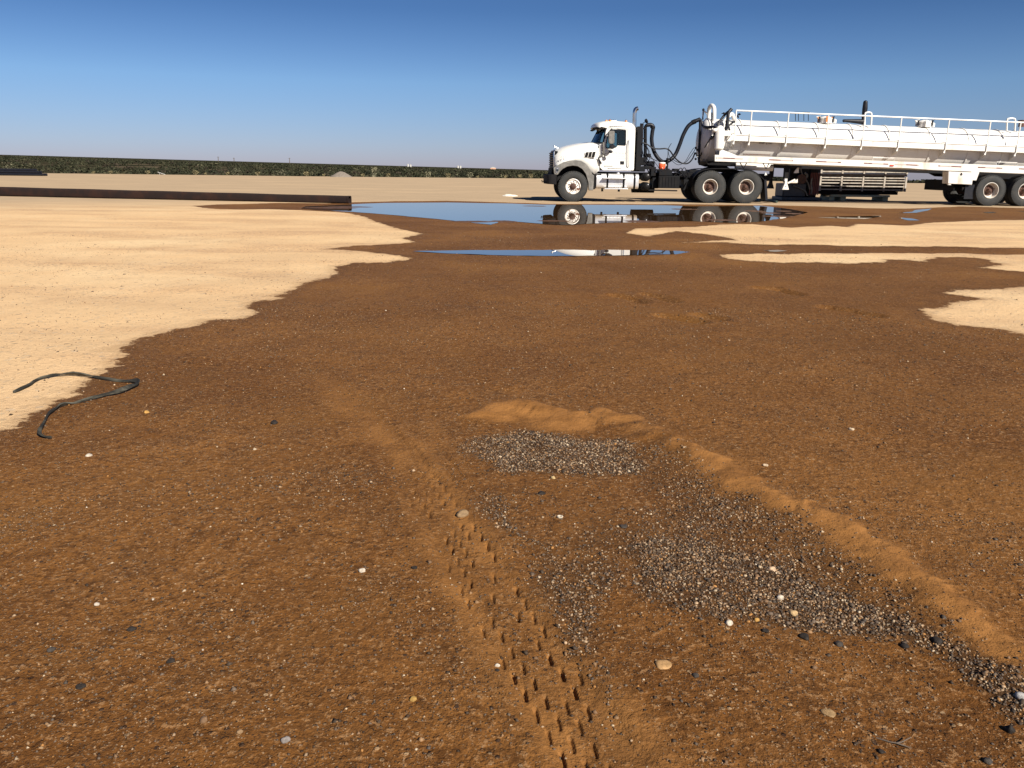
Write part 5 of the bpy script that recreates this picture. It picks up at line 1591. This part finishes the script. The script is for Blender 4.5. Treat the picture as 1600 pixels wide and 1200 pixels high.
zA, zB = rel(1350, 299)[1], rel(1350, 276)[1]; zC, zD = rel(1350, 271.5)[1], rel(1350, 247)[1]
for x in xs_div:
    m = MB(); m.box(x - .035, x + .035, -.01, .07, zA, zB + .0); m.build('upright', 'slat', rk, smooth=False)
    m = MB(); m.box(x - .035, x + .035, -.01, .07, zC, zD); m.build('upright', 'slat', rk, smooth=False)
m = MB(); m.box(xs_div[0] + .04, xs_div[-1] - .04, .10, DEP, zA, zB + .02); m.box(xs_div[0] - .02, xs_div[-1] + .02, .02, DEP, zB + .02, zC - .0); m.box(xs_div[0], xs_div[-1], .10, DEP, zC + .01, zD); m.build('gap_shade_core', 'base_gapshade', rk, smooth=False)  # solid filler coloured near black, painting the shade between the slats
m = MB(); m.box(xs_div[0] - .1, rel(1403, 300)[0], .0, DEP, rel(1350, 304)[1], zA - .003); m.build('base_beam', 'base_gapshade', rk)
zs = rel(1350, 306)[1]
m = MB(); m.box(rel(1297, 306)[0], rel(1390, 306)[0], -.05, .12, zs - .05, zs + .04); m.box(rel(1297, 306)[0], rel(1390, 306)[0], DEP - .12, DEP, zs - .05, zs + .04)
for px in (1300, 1318, 1384): m.box(rel(px, 306)[0] - .12, rel(px, 306)[0] + .12, .0, DEP - .05, 0.0, zs - .051)
m.build('skid', 'skid', rk, bevel=.01)

# dark pump unit beside it
c1 = L3(1255, 313, 3.3)
pu = empty('pump_unit', TO + EX * c1[0] + EY * 3.3, HEAD)
tag(pu, 'dark engine driven pump unit standing in the trailer shade beside the slatted rack', 'pump')
def rl(px, py, dy=3.3):
    x, z = L(px, py, dy); return x - c1[0], z
m = MB(); a = rl(1222, 309); b = rl(1284, 309); m.box(a[0], b[0], 0, 1.3, 0.02, .16); m.build('base_skid', 'bluemachine', pu, bevel=.02)
m = MB(); a = rl(1224, 305); b = rl(1262, 287); m.box(a[0], b[0], .1, 1.1, .161, b[1]); m.build('fuel_cell', 'bluemachine', pu, bevel=.04)
m = MB(); a = rl(1236, 286); b = rl(1270, 258); m.box(a[0], b[0], .2, 1.1, a[1] + .02, b[1]); m.build('engine_housing', 'engine', pu, bevel=.05)
m = MB(); a = rl(1264, 305); b = rl(1281, 262); m.box(a[0], b[0], .1, 1.0, .161, b[1]); m.build('radiator', 'engine', pu, bevel=.03)
m = MB()
for k in range(6):
    q = rl(1266 + k * 2.6, 300); m.bar((q[0], .08, .25), (q[0], .08, rl(1270, 270)[1]), .02, .04)
tag(m.build('radiator_grille', 'redpaint', pu), kind='stuff')
m = MB()
for (pts, r) in ((((1258, 270), (1262, 275), (1255, 281), (1248, 283)), .05), (((1252, 263), (1254, 272), (1262, 284), (1266, 296)), .03), (((1270, 278), (1268, 285), (1269, 296), (1268, 303)), .035), (((1240, 290), (1250, 294), (1259, 299), (1262, 306)), .03)):
    m.tube([(rl(*p)[0], .05, rl(*p)[1]) for p in pts], r, 8, 5)
tag(m.build('pipework', 'plastic', pu), kind='stuff')
m = MB(); m.lathe([(0, .2), (.15, .2), (.17, .1), (.17, 0)], (rl(1252, 283)[0], .12, rl(1252, 280)[1]), (0, -1, 0), 20); m.build('pump_housing', 'rust', pu)

# ------------------------------------------------------------------ long dark pole lying on the pad
pa = Vector((*G(0, 306.3), 0)); pb = Vector((*G(546.5, 318.0), 0))
d = (pb - pa).normalized()
r_b = .123
pa2 = pa - d * 6
def rad(px, h): 
    g = G(px, 306); return 0
pole = empty('square_pipe', pb)
tag(pole, 'long dark rusted square steel pipe lying across the pad, its end at the puddle', 'pipe')
Ltot = (pb - pa2).length
rr0 = .185
m = MB()
axis = -d
n = 28
prof = [(0, .0), (0, r_b - .012), (0, r_b)] 
m2 = MB(); secs_r = []
N_ = 24
m.v = []; m.f = []
rings = []
sq = lambda v: math.copysign(abs(v) ** .42, v)
for i in range(N_ + 1):
    t = i / N_
    r = r_b + (rr0 - r_b) * t
    c = axis * (Ltot * t) + Vector((0, 0, r + .004 * math.sin(t * 40)))
    sidev = Vector((-axis.y, axis.x, 0))
    rings.append([c + sidev * (sq(math.cos(a)) * r) + Vector((0, 0, sq(math.sin(a)) * r)) for a in np.linspace(0, 2 * math.pi, n + 1)[:-1]])
m.loft(rings, caps=False)
m.build('beam_wall', 'rustypipe', pole)
m = MB()
c = Vector((0, 0, r_b)); 
rg = lambda k, off: [c + axis * off + sidev * (sq(math.cos(a)) * k) + Vector((0, 0, sq(math.sin(a)) * k)) for a in np.linspace(0, 2 * math.pi, n + 1)[:-1]]
m.loft([rg(r_b + .004, -.015), rg(r_b + .006, .05), rg(r_b + .0005, .06)], caps=False); m.loft([rg(r_b + .004, -.015), rg(r_b - .015, -.015), rg(r_b - .015, 1.2)], caps=False)
m.build('end_collar', 'rustypipe', pole)
# band marks / scale flakes on its side
r_ = random.Random(5)

# ------------------------------------------------------------------ far left: low bundle of dark pipes, gravel heap, salt patch
gx_, gy_ = AT(12, 96)
pbn = empty('pipe_bundle', (gx_, gy_, 0), .03)
tag(pbn, 'low dark bundle of pipes at the far left edge of the pad', 'pipe stack')
for i, (yy, zz, x1_) in enumerate(((0, .13, 3.3), (.27, .13, 3.1), (.54, .13, 3.4), (.13, .36, 2.9), (.40, .36, 3.0), (.27, .56, 2.6))):
    m = MB(); m.tube([(-7, yy, zz), (x1_, yy, zz - .01)], .13, 12); m.build('pipe', 'hose', pbn)
gx_, gy_ = AT(532.5, 103)
m = MB(); r_ = random.Random(4)
nn = 30; rings = []
for j, (rr, hh) in enumerate(((1.36, -.05), (1.18, .1), (.95, .24), (.66, .40), (.38, .55), (.14, .63))):
    rings.append([(math.cos(2 * math.pi * k / nn) * rr * (1 + r_.uniform(-.05, .05)), math.sin(2 * math.pi * k / nn) * rr * (1 + r_.uniform(-.05, .05)), hh + r_.uniform(-.02, .02)) for k in range(nn)])
m.loft(rings); o = m.build('gravel_heap', 'gravelgrey', smooth=False); o.location = (gx_, gy_, 0)
tag(o, 'small grey brown cone of gravel at the edge of the scrub', 'gravel heap')
gx_, gy_ = G(797, 306.3)
m = MB(); rings = []
for rr, hh in ((.36, -.03), (.31, .02), (.22, .05), (.10, .075)):
    rings.append([(math.cos(2 * math.pi * k / 36) * rr * (1.0 + .12 * math.sin(k * 1.7) + r_.uniform(-.06, .06)) - .1 * (rr < .2), math.sin(2 * math.pi * k / 36) * rr * 1.3 * (1 + r_.uniform(-.1, .1)), hh + r_.uniform(-.012, .012) if hh > 0 else hh) for k in range(36)])
m.loft(rings); o = m.build('sand_heap', 'salt'); o.location = (gx_, gy_, 0)
tag(o, 'small pale heap of white sand in front of the truck bumper', 'sand heap')

# ------------------------------------------------------------------ black strap lying at the left
strap_px = [(22, 614.5), (33, 610), (45, 604.5), (56, 597.5), (70, 593), (88, 589.5), (110, 588.8), (130, 590), (150, 591.5), (170, 594.5), (188, 596.2), (204, 597.2), (214, 599.0), (215.5, 602), (210, 606), (198, 611.5), (185, 615.5),
            (165, 619.5), (145, 624), (125, 629), (108, 632.5), (95, 636.5), (84, 643), (76, 651), (71, 661), (65, 672), (62, 680), (67, 684.5), (80, 686.8)]
cp = catmull([(*G(*p), 0) for p in strap_px], 6)
gh_, gw_, *_r = fields(np.array([q.x for q in cp]), np.array([q.y for q in cp]))
secs = []
r_ = random.Random(2)
nS = len(cp)
for i, q in enumerate(cp):
    t = (cp[min(i + 1, nS - 1)] - cp[max(i - 1, 0)]).normalized()
    s = Vector((-t.y, t.x, 0))
    f = i / (nS - 1)
    w = .0065 + .007 * math.exp(-((f - .45) / .22) ** 2) + .002 * math.sin(i * .21)
    tw = .55 * math.sin(f * 19) + .45 * math.sin(f * 43 + 1)
    lift = float(gh_[i]) + .006 + .012 * abs(math.sin(f * 9.0)) * (1 - abs(2 * f - 1) * .5)
    sv = s * math.cos(tw) + Vector((0, 0, 1)) * math.sin(tw)
    uv = Vector((0, 0, 1)) * math.cos(tw) - s * math.sin(tw)
    c = Vector((q.x, q.y, lift + w * abs(math.sin(tw)) * .5))
    th_ = .004
    secs.append([c - sv * w / 1 - uv * th_, c + sv * w - uv * th_, c + sv * w + uv * th_, c + sv * 0 + uv * (th_ - .003), c - sv * w + uv * th_])
o = MB().loft(secs).build('rubber_strap', 'strap')
tag(o, 'twisted black rubber strap lying half on dry sand at the left', 'strap')

# ------------------------------------------------------------------ stones
def stone_mat(name, rough, spec):
    m, nt, p = newmat(name)
    a = N(nt, 'ShaderNodeAttribute'); a.attribute_name = 'tint'
    tc = N(nt, 'ShaderNodeTexCoord')
    n = noise(nt, tc.outputs['Object'], 160, 4, 0.6)
    nt.links.new(mixc(nt, math_(nt, 'MULTIPLY', ramp(nt, n, .35, .7), .5), a.outputs['Color'], (0.09, 0.05, 0.025)), p.inputs['Base Color'])
    p.inputs['Roughness'].default_value = rough
    p.inputs['Specular IOR Level'].default_value = spec
    return m
MT['stone'] = stone_mat('wet_stones', 0.6, 0.15)
MT['drystone'] = stone_mat('dry_stones', 0.85, 0.2)

PAL = np.array([(0.022, 0.016, 0.012), (0.040, 0.030, 0.022), (0.10, 0.075, 0.055), (0.15, 0.09, 0.05), (0.22, 0.13, 0.065), (0.30, 0.21, 0.13),
                (0.34, 0.26, 0.17), (0.44, 0.35, 0.24), (0.30, 0.145, 0.045), (0.065, 0.055, 0.046), (0.50, 0.43, 0.34)])
P_WET = np.array([.18, .18, .17, .16, .12, .06, .025, .010, .03, .06, .002])
P_PATCH = np.array([.10, .15, .18, .17, .13, .09, .05, .02, .03, .08, .0])
P_DRY = np.array([.08, .12, .2, .12, .16, .14, .06, .02, .02, .08, .0])

def ico():
    t = (1 + 5 ** .5) / 2
    v = np.array([(-1, t, 0), (1, t, 0), (-1, -t, 0), (1, -t, 0), (0, -1, t), (0, 1, t), (0, -1, -t), (0, 1, -t), (t, 0, -1), (t, 0, 1), (-t, 0, -1), (-t, 0, 1)], float)
    v /= np.linalg.norm(v[0])
    f = np.array([(0, 11, 5), (0, 5, 1), (0, 1, 7), (0, 7, 10), (0, 10, 11), (1, 5, 9), (5, 11, 4), (11, 10, 2), (10, 7, 6), (7, 1, 8), (3, 9, 4), (3, 4, 2), (3, 2, 6), (3, 6, 8), (3, 8, 9), (4, 9, 5), (2, 4, 11), (6, 2, 10), (8, 6, 7), (9, 8, 1)])
    return v, f
def octa():
    v = np.array([(1, 0, 0), (-1, 0, 0), (0, 1, 0), (0, -1, 0), (0, 0, 1), (0, 0, -1)], float)
    f = np.array([(0, 2, 4), (2, 1, 4), (1, 3, 4), (3, 0, 4), (2, 0, 5), (1, 2, 5), (3, 1, 5), (0, 3, 5)])
    return v, f

def scatter(name, xs, ys, size, probs, base, mat, sink=0.35, lift=None):
    n = len(xs)
    bv, bf = base
    zs, *_ = fields(xs, ys)
    nv = len(bv)
    sc = size[:, None] * rng.uniform(.62, 1.35, (n, 3)); sc[:, 2] *= 0.68
    ang = rng.uniform(0, 2 * math.pi, n)
    jit = 1 + rng.uniform(-.22, .22, (n, nv))
    V = bv[None] * jit[..., None] * sc[:, None, :]
    ca, sa = np.cos(ang)[:, None], np.sin(ang)[:, None]
    tilt_ = rng.normal(0, .25, (n, 1))
    x = V[..., 0] * ca - V[..., 1] * sa; y = V[..., 0] * sa + V[..., 1] * ca; z = V[..., 2] + V[..., 0] * tilt_
    V = np.stack([x + xs[:, None], y + ys[:, None], z + (zs + sc[:, 2] * (1 - 2 * sink))[:, None] + (0 if lift is None else lift[:, None])], -1).reshape(-1, 3)
    F = (bf[None] + (np.arange(n) * nv)[:, None, None]).reshape(-1, 3)
    me = bpy.data.meshes.new(name)
    me.vertices.add(len(V)); me.vertices.foreach_set('co', V.astype(np.float32).ravel())
    me.loops.add(len(F) * 3); me.loops.foreach_set('vertex_index', F.astype(np.int32).ravel())
    me.polygons.add(len(F)); me.polygons.foreach_set('loop_start', (np.arange(len(F)) * 3).astype(np.int32))
    me.update(calc_edges=True)
    ci = rng.choice(len(PAL), n, p=probs / probs.sum())
    col = PAL[ci] * rng.uniform(.75, 1.3, (n, 1))
    ca_ = me.color_attributes.new('tint', 'FLOAT_COLOR', 'POINT')
    c4 = np.concatenate([np.repeat(col, nv, 0), np.ones((n * nv, 1))], 1)
    ca_.data.foreach_set('color', c4.astype(np.float32).ravel())
    me.materials.append(MT[mat])
    o = bpy.data.objects.new(name, me); COL.objects.link(o)
    tag(o, kind='stuff')
    return o

# washed gravel lying thick in the rut
gx, gy = rng.uniform(-0.5, 2.4, 240000), rng.uniform(1.5, 4.4, 240000)
_, _, si, gv, _ = fields(gx, gy)
keep = rng.random(len(gx)) < np.clip(gv, 0, 1) ** 1.3 * (0.55 + 0.9 * vnoise(gx * 8, gy * 8, 7))
gx, gy = gx[keep], gy[keep]
sz = np.clip(rng.lognormal(math.log(.0028), .38, len(gx)), .0014, .0075)
scatter('gravel', gx, gy, sz, P_PATCH, ico(), 'stone', .36)
# pebbles bedded in the soaked soil and thinly on the sand
def ring(n, r0, r1, a=44):
    r = np.sqrt(rng.uniform(r0 ** 2, r1 ** 2, n)); t = np.radians(rng.uniform(-a, a, n))
    return r * np.sin(t), r * np.cos(t)
parts_ = [ring(30000, 1.0, 3.2), ring(30000, 3.2, 7.5), ring(20000, 7.5, 16)]
px_ = np.concatenate([p[0] for p in parts_]); py_ = np.concatenate([p[1] for p in parts_])
_, we, si, gv, _ = fields(px_, py_)
clump = vnoise(px_ * 2.3, py_ * 2.3, 17) * .6 + vnoise(px_ * 9, py_ * 9, 18) * .4
k = (we > 0.02) & (rng.random(len(px_)) < (1 - .85 * si) * (0.25 + 1.1 * smooth(.3, .7, clump)))
xs_, ys_ = px_[k], py_[k]
R_ = np.hypot(xs_, ys_)
sz = np.clip(rng.lognormal(math.log(.0024), .42, len(xs_)) * (0.85 + .09 * R_), .0012, .009)
scatter('pebbles', xs_, ys_, sz, P_WET, octa(), 'stone', .42)
dx_, dy_ = ring(26000, 3.5, 16)
_, we, *_ = fields(dx_, dy_)
k = (we < -0.05) & (rng.random(len(dx_)) < .2 + .8 * smooth(.4, .7, vnoise(dx_ * 1.3, dy_ * 1.3, 19)))
sz = np.clip(rng.lognormal(math.log(.0036), .4, k.sum()), .002, .014)
scatter('dry_pebbles', dx_[k], dy_[k], sz, P_DRY, octa(), 'drystone', .4)

TAN, CREAM, YEL, DK, GR, BR, WH = (.26, .17, .09), (.55, .42, .28), (.50, .28, .08), (.030, .024, .020), (.060, .050, .042), (.16, .085, .045), (.55, .47, .37)
def stone(px, py, w_px, col, label, flat=.6, cat='stone', elong=1.0, seed=0, ringy=False):
    x, y = G(px, py)
    dist = (Vector((x, y, 0)) - Vector((0, 0, CAM_H))).length
    w = w_px / FPX * dist * .5 * (.82 if col in (DK, GR) else .92)
    z = float(fields(np.array([x]), np.array([y]))[0][0])
    r = random.Random(seed * 77 + int(px))
    me_b = MB()
    if ringy:
        me_b.tube([(math.cos(t) * w * .7, math.sin(t) * w * .7, w * .12) for t in np.linspace(0, 5.6, 16)], w * .28, 6)
    else:
        me_b.sphere((0, 0, 0), w * elong, w, w * flat, 14, 9)
        sx_, sy_, sz_ = r.uniform(0, 9), r.uniform(0, 9), r.uniform(0, 9)
        out = []
        for v in me_b.v:
            d = Vector(v)
            from mathutils import noise as mn
            k_ = 1 + .38 * mn.noise(d / w * 1.1 + Vector((sx_, sy_, sz_))) + .12 * mn.noise(d / w * 3 + Vector((sz_, sx_, sy_)))
            out.append(tuple(d * k_))
        me_b.v = out
    key = 'st_%02d%02d%02d' % tuple(int(c * 99) for c in col)
    if key not in MT:
        MT[key] = simple('stone_colour', col, 0.6, spec=0.15, col2=tuple(c * .6 for c in col), scale=60, lo=.4, hi=.65, bumpy=.3)
    o = me_b.build('stone', key, ang=60)
    o.location = (x, y, z + w * flat * .30)
    o.rotation_euler = (0, 0, r.uniform(-.6, .6))
    tag(o, label, cat)
    return o
for args in (
    (723, 804, 22, TAN, 'largest brown stone on the ridge above the tyre track'),
    (1139, 976, 13, WH, 'round white pebble just below the thick gravel band'),
    (1183, 969, 9, YEL, 'bright yellow pebble at the lower rim of the gravel band'),
    (1196, 986, 12, DK, 'black stone right below the yellow pebble'),
    (1257, 993, 18, DK, 'long flat black stone below the middle of the gravel band', .5),
    (1311, 1003, 14, GR, 'dark grey pointed stone right of the long flat black one'),
    (1036, 1039, 26, (.42, .25, .11), 'wide flat tan stone alone on wet soil in the lower middle', .3),
    (1295, 1113, 22, (.30, .19, .09), 'half buried pale brown stone near the lower right', .3),
    (1087, 1056, 12, GR, 'small dark grey stone right of the wide flat tan stone'),
    (1377, 1172, 12, DK, 'small black stone at the very bottom right of the middle'),
    (1545, 1182, 14, GR, 'dark grey stone close to the bottom right corner'),
    (1577, 1138, 14, DK, 'upright black stone near the lower right edge', 1.1),
    (1465, 1002, 18, DK, 'biggest black stone within the gravel tail at the right', .6),
    (1414, 1006, 14, DK, 'black stone at the left tip of the gravel tail'),
    (1240, 957, 14, (.50, .34, .17), 'pale orange stone on the lower edge of the gravel band'),
    (1207, 885, 13, (.55, .38, .24), 'pinkish pale stone on top of the gravel band'),
    (1219, 932, 10, WH, 'white oval pebble inside the gravel band', 1.0),
    (566, 893, 11, WH, 'white pebble left of the tyre track, on plain wet soil'),
    (777, 1039, 9, WH, 'white pebble just left of the lug prints'),
    (777, 1048, 8, DK, 'little black pebble under the white one by the lug prints'),
    (206, 983, 13, DK, 'round black stone at the left, above the lower corner'),
    (267, 1033, 13, DK, 'angular black stone right of the round black one at the left'),
    (126, 1073, 15, DK, 'broad black stone in the lower left', .5),
    (80, 1016, 12, GR, 'dark grey stone between the two black stones at the left'),
    (447, 1158, 13, (.24, .21, .19), 'light grey round stone at the bottom left of the track'),
    (152, 945, 8, WH, 'cream pebble above the round black stone at the left'),
    (139, 713, 10, WH, 'flat white pebble close to the end of the black strap', .5),
    (229, 645, 8, YEL, 'tiny yellow pebble right of the black strap'),
    (429, 662, 14, DK, 'dark clod alone in the wet soil above the left of the track'),
    (645, 1092, 12, (.40, .24, .07), 'ochre yellow pebble left of the lower lug prints'),
    (318, 1127, 13, (.22, .13, .07), 'flat brown stone near the bottom left'),
    (375, 1145, 9, (.3, .19, .1), 'small tan pebble beside the light grey round stone'),
    (864, 748, 9, (.50, .36, .17), 'cream pebble on the lower rim of the upper gravel patch'),
    (846, 773, 14, DK, 'dark flat stone between the upper gravel patch and the pale ring', .45),
    (975, 823, 15, GR, 'blue grey flat stone right of the pale ring', .35),
    (648, 887, 11, DK, 'dark stone left of the upper lug prints'),
    (1196, 728, 9, CREAM, 'cream pebble on the far slope above the berm'),
    (1330, 671, 9, CREAM, 'cream pebble on the wet soil right of and above the berm'),
    (1594, 1092, 16, (.38, .36, .34), 'grey white stone at the end of the gravel tail by the right edge'),
):
    stone(*args[:5], *(args[5:] if len(args) > 5 else ()))
stone(875, 810, 11, (.55, .47, .36), 'small pale ring shaped washer lying on wet soil inside the rut', ringy=True, cat='washer').name = 'washer'
# twig near the lower right
x, y = G(1412, 1160); m = MB(); m.tube([(-.05, .02, .004), (-.015, .0, .007), (.02, .012, .012)], [.0018, .0025, .0012], 5, 3); m.tube([(-.015, 0, .007), (.012, -.012, .004)], [.002, .001], 5)
o = m.build('twig', 'wood'); o.location = (x, y, float(fields(np.array([x]), np.array([y]))[0][0])); tag(o, 'thin forked dark twig on wet soil near the lower right', 'twig')

# ------------------------------------------------------------------ scrub beyond the pad
def leaf_mat():
    m, nt, p = newmat('scrub_leaves')
    a = N(nt, 'ShaderNodeAttribute'); a.attribute_name = 'tint'
    nt.links.new(a.outputs['Color'], p.inputs['Base Color'])
    p.inputs['Roughness'].default_value = 0.8
    p.inputs['Specular IOR Level'].default_value = 0.15
    return m
MT['leaf'] = leaf_mat()
def leaf_cloud(name, cx, cy, cz, rad, hgt, nleaf, lsize, cols, kind='stuff', parent=None):
    """clumps of small leaf faces spread through each bush"""
    nb = len(cx)
    n = nb * nleaf
    b = np.repeat(np.arange(nb), nleaf)
    u = rng.random(n); th_ = rng.uniform(0, 2 * math.pi, n); rr_ = np.sqrt(rng.random(n))
    hh = u ** .8
    wr = rad[b] * rr_ * (0.55 + .6 * np.sin(np.clip(hh, 0, 1) * 2.6)) 
    c = np.stack([cx[b] + np.cos(th_) * wr, cy[b] + np.sin(th_) * wr, cz[b] + hh * hgt[b]], -1)
    s = lsize[b] * rng.uniform(.6, 1.4, n)
    d1 = rng.normal(size=(n, 3)); d1 /= np.linalg.norm(d1, axis=1)[:, None]
    d2 = np.cross(d1, rng.normal(size=(n, 3))); d2 /= np.linalg.norm(d2, axis=1)[:, None]
    p = np.stack([c - d1 * s[:, None], c + d2 * s[:, None] * .6, c + d1 * s[:, None], c - d2 * s[:, None] * .5], 1).reshape(-1, 3)
    me = bpy.data.meshes.new(name)
    me.vertices.add(len(p)); me.vertices.foreach_set('co', p.astype(np.float32).ravel())
    me.loops.add(n * 4); me.loops.foreach_set('vertex_index', np.arange(n * 4, dtype=np.int32))
    me.polygons.add(n); me.polygons.foreach_set('loop_start', (np.arange(n) * 4).astype(np.int32))
    me.update(calc_edges=True)
    col = cols[b] * rng.uniform(.65, 1.35, (n, 1))
    ca_ = me.color_attributes.new('tint', 'FLOAT_COLOR', 'POINT')
    ca_.data.foreach_set('color', np.concatenate([np.repeat(col, 4, 0), np.ones((n * 4, 1))], 1).astype(np.float32).ravel())
    me.materials.append(MT['leaf'])
    o = bpy.data.objects.new(name, me); COL.objects.link(o)
    if kind: tag(o, kind=kind)
    if parent is not None: o.parent = parent
    return o
SC = np.array([(0.026, 0.028, 0.014), (0.034, 0.034, 0.018), (0.020, 0.022, 0.012), (0.050, 0.046, 0.025), (0.034, 0.026, 0.018), (0.085, 0.080, 0.045)])
bxs, bys = [], []
for (r0, r1, n_) in ((100, 150, 2300), (150, 240, 2300), (240, 420, 2200), (420, 900, 1800)):
    y_ = np.sqrt(rng.uniform(r0 ** 2, r1 ** 2, n_)); x_ = y_ * rng.uniform(-.85, .85, n_)
    k = y_ > pad_edge_y(x_) + 1.2 + 2 * fbm(x_ * .3, y_ * .3, 131, 3)
    bxs.append(x_[k]); bys.append(y_[k])
bx_, by_ = np.concatenate(bxs), np.concatenate(bys)
bz_, *_ = fields(bx_, by_)
sc_ = 0.7 + 0.5 * np.clip((by_ - 110) / 300, 0, 1.4)
rad_ = rng.uniform(.5, 1.5, len(bx_)) * sc_; hg_ = rng.uniform(.35, .85, len(bx_)) * (0.8 + .25 * sc_)
leaf_cloud('desert_scrub', bx_, by_, bz_ - .05, rad_, hg_, 22, .17 * sc_ + .05, SC[rng.choice(6, len(bx_), p=[.33, .28, .2, .09, .08, .02])])

# single plants one can pick out along the pad edge
def weed(px, off, h, label, name, cat, kindp='spike', group=None, pale=(.17, .16, .10)):
    d0 = 100
    for _ in range(4):
        x, y = AT(px, d0); d0 = d0 * (float(pad_edge_y(np.array(x))) + off) / y
    x, y = AT(px, d0)
    z = float(fields(np.array([x]), np.array([y]))[0][0])
    root = empty(name, (x, y, z)); tag(root, label, cat, group)
    r = random.Random(int(px))
    m = MB()
    if kindp == 'spike':
        for k in range(3 if h > 1 else 2):
            bx = (k - 1) * .22 + r.uniform(-.05, .05); top = h * (1 - .18 * k if k else .95)
            m.tube([(bx * .6, 0, 0), (bx, .05, top * .5), (bx * 1.3, 0, top)], [.04, .035, .015], 6, 3)
        st = m.build('stem', 'palestalk', root)
        cl = np.array([(s_ * .22) for s_ in (-1, 0, 1)]); n3 = 3
        leaf_cloud('leaf_cluster', cl, np.zeros(3), np.full(3, .15), np.full(3, .13), np.full(3, h * .8), 60, np.full(3, .09), np.array([pale] * 3), None, root)
    else:
        for k in range(5):
            a = r.uniform(0, 6.28); m.tube([(0, 0, 0), (math.cos(a) * h * .3, math.sin(a) * h * .3, h * .5)], [.02, .008], 5)
        m.build('stem', 'palestalk', root)
        leaf_cloud('foliage', np.array([0., .1]), np.array([0., 0.]), np.array([.0, .1]), np.array([h * .6, h * .4]), np.array([h, h * .8]), 70, np.array([.07, .07]), np.array([pale, tuple(c * .8 for c in pale)]), None, root)
    return root
MT['palestalk'] = simple('pale_stalk', (0.34, 0.31, 0.20), 0.8)
weed(584, .8, 1.35, 'tall pale three stemmed desert plant at the pad edge', 'desert_plant', 'plant')
weed(669, 1.0, .75, 'thin pale stalk right of the tall three stemmed plant', 'desert_plant', 'plant')
weed(735, 1.0, .75, 'small pale stalk midway between the tall plant and the truck', 'desert_plant', 'plant')
weed(11, 8, 1.6, 'tall pale shrub at the far left behind the pipe bundle', 'shrub', 'shrub', 'bush')
weed(439, 5, 1.1, 'pale yellow green shrub left of the gravel heap in the scrub', 'shrub', 'shrub', 'bush')
weed(369, 6, 1.2, 'pale upright shrub far left of the gravel heap', 'shrub', 'shrub', 'bush')
ORD = 'first second third fourth fifth sixth seventh eighth ninth tenth eleventh twelfth thirteenth fourteenth fifteenth sixteenth'.split()
for i, px in enumerate((145, 172, 230, 305, 320, 355, 402, 478, 505, 566, 606, 700, 746, 790, 812, 829)):
    weed(px, -.4 + (i % 3) * .3, .24 + .10 * (i % 4), ORD[i] + ' low dry yellow tuft from the left along the far edge of the pad', 'dry_tuft', 'weed', 'bush', 'dry tufts along the pad edge', (.20, .17, .09))
# small fallen board
x, y = AT(252, 118); m = MB(); m.bar((-.5, 0, .55), (.4, .1, .25), .12, .05); m.bar((-.3, .1, 0), (-.35, .05, .5), .05, .05)
o = m.build('broken_sign_board', 'tankwhite'); o.location = (x, y, float(fields(np.array([x]), np.array([y]))[0][0])); tag(o, 'small tilted weathered board sticking out of the scrub at the left', 'board')

# far off on the plain: poles and tanks
def far(px, dist):
    x, y = AT(px, dist); return x, y, float(fields(np.array([x]), np.array([y]))[0][0])
for i, (px, h, lab) in enumerate(((342, 7.0, 'left utility pole of the close pair on the skyline'), (366.5, 6.2, 'right utility pole of the close pair on the skyline'), (453, 8.5, 'lone tallest utility pole on the skyline above the scrub'))):
    x, y, z = far(px, 1300)
    p_ = empty('utility_pole', (x, y, z)); tag(p_, lab, 'utility pole', 'poles on the skyline')
    m = MB(); m.tube([(0, 0, 0), (0, 0, h)], [.5, .4], 8); m.build('pole', 'wood', p_)
    m = MB(); m.bar((-1.6, 0, h - .9), (1.6, 0, h - .9), .3, .3); m.build('crossarm', 'wood', p_)
for px, r0, h, mt, lab in ((637.5, 1.4, 4.0, 'tankwhite', 'left white storage tank of the farther left pair on the skyline'), (641.6, 1.3, 3.6, 'tankwhite', 'right white storage tank of the farther left pair on the skyline'),
                           (715.5, 1.4, 3.8, 'tankwhite', 'left white storage tank of the pair nearer the truck'), (719.4, 1.4, 3.8, 'tankwhite', 'right white storage tank of the pair nearer the truck')):
    x, y, z = far(px, 1300)
    p_ = empty('storage_tank', (x, y, z)); tag(p_, lab, 'tank', 'white tanks on the skyline')
    m = MB(); m.lathe([(0, r0), (h, r0)], (0, 0, 0), (0, 0, 1), 16); m.build('tank_wall', mt, p_)
    m = MB(); m.lathe([(h, r0 + .1), (h + .5, 0)], (0, 0, 0), (0, 0, 1), 16); m.build('tank_roof', mt, p_)
x, y, z = far(770.5, 1300)
p_ = empty('shed', (x, y, z)); tag(p_, 'low pale orange shed on the skyline left of the truck', 'shed')
m = MB(); m.box(-4.2, 4.2, 0, 6, 0, 2.4); m.build('wall', 'tankorange', p_)
m = MB(); m.plate([(-4.6, 2.4), (4.6, 2.4), (1.5, 3.6), (-1.5, 3.6)], -.3, 6.3); m.build('roof', 'tankwhite', p_)
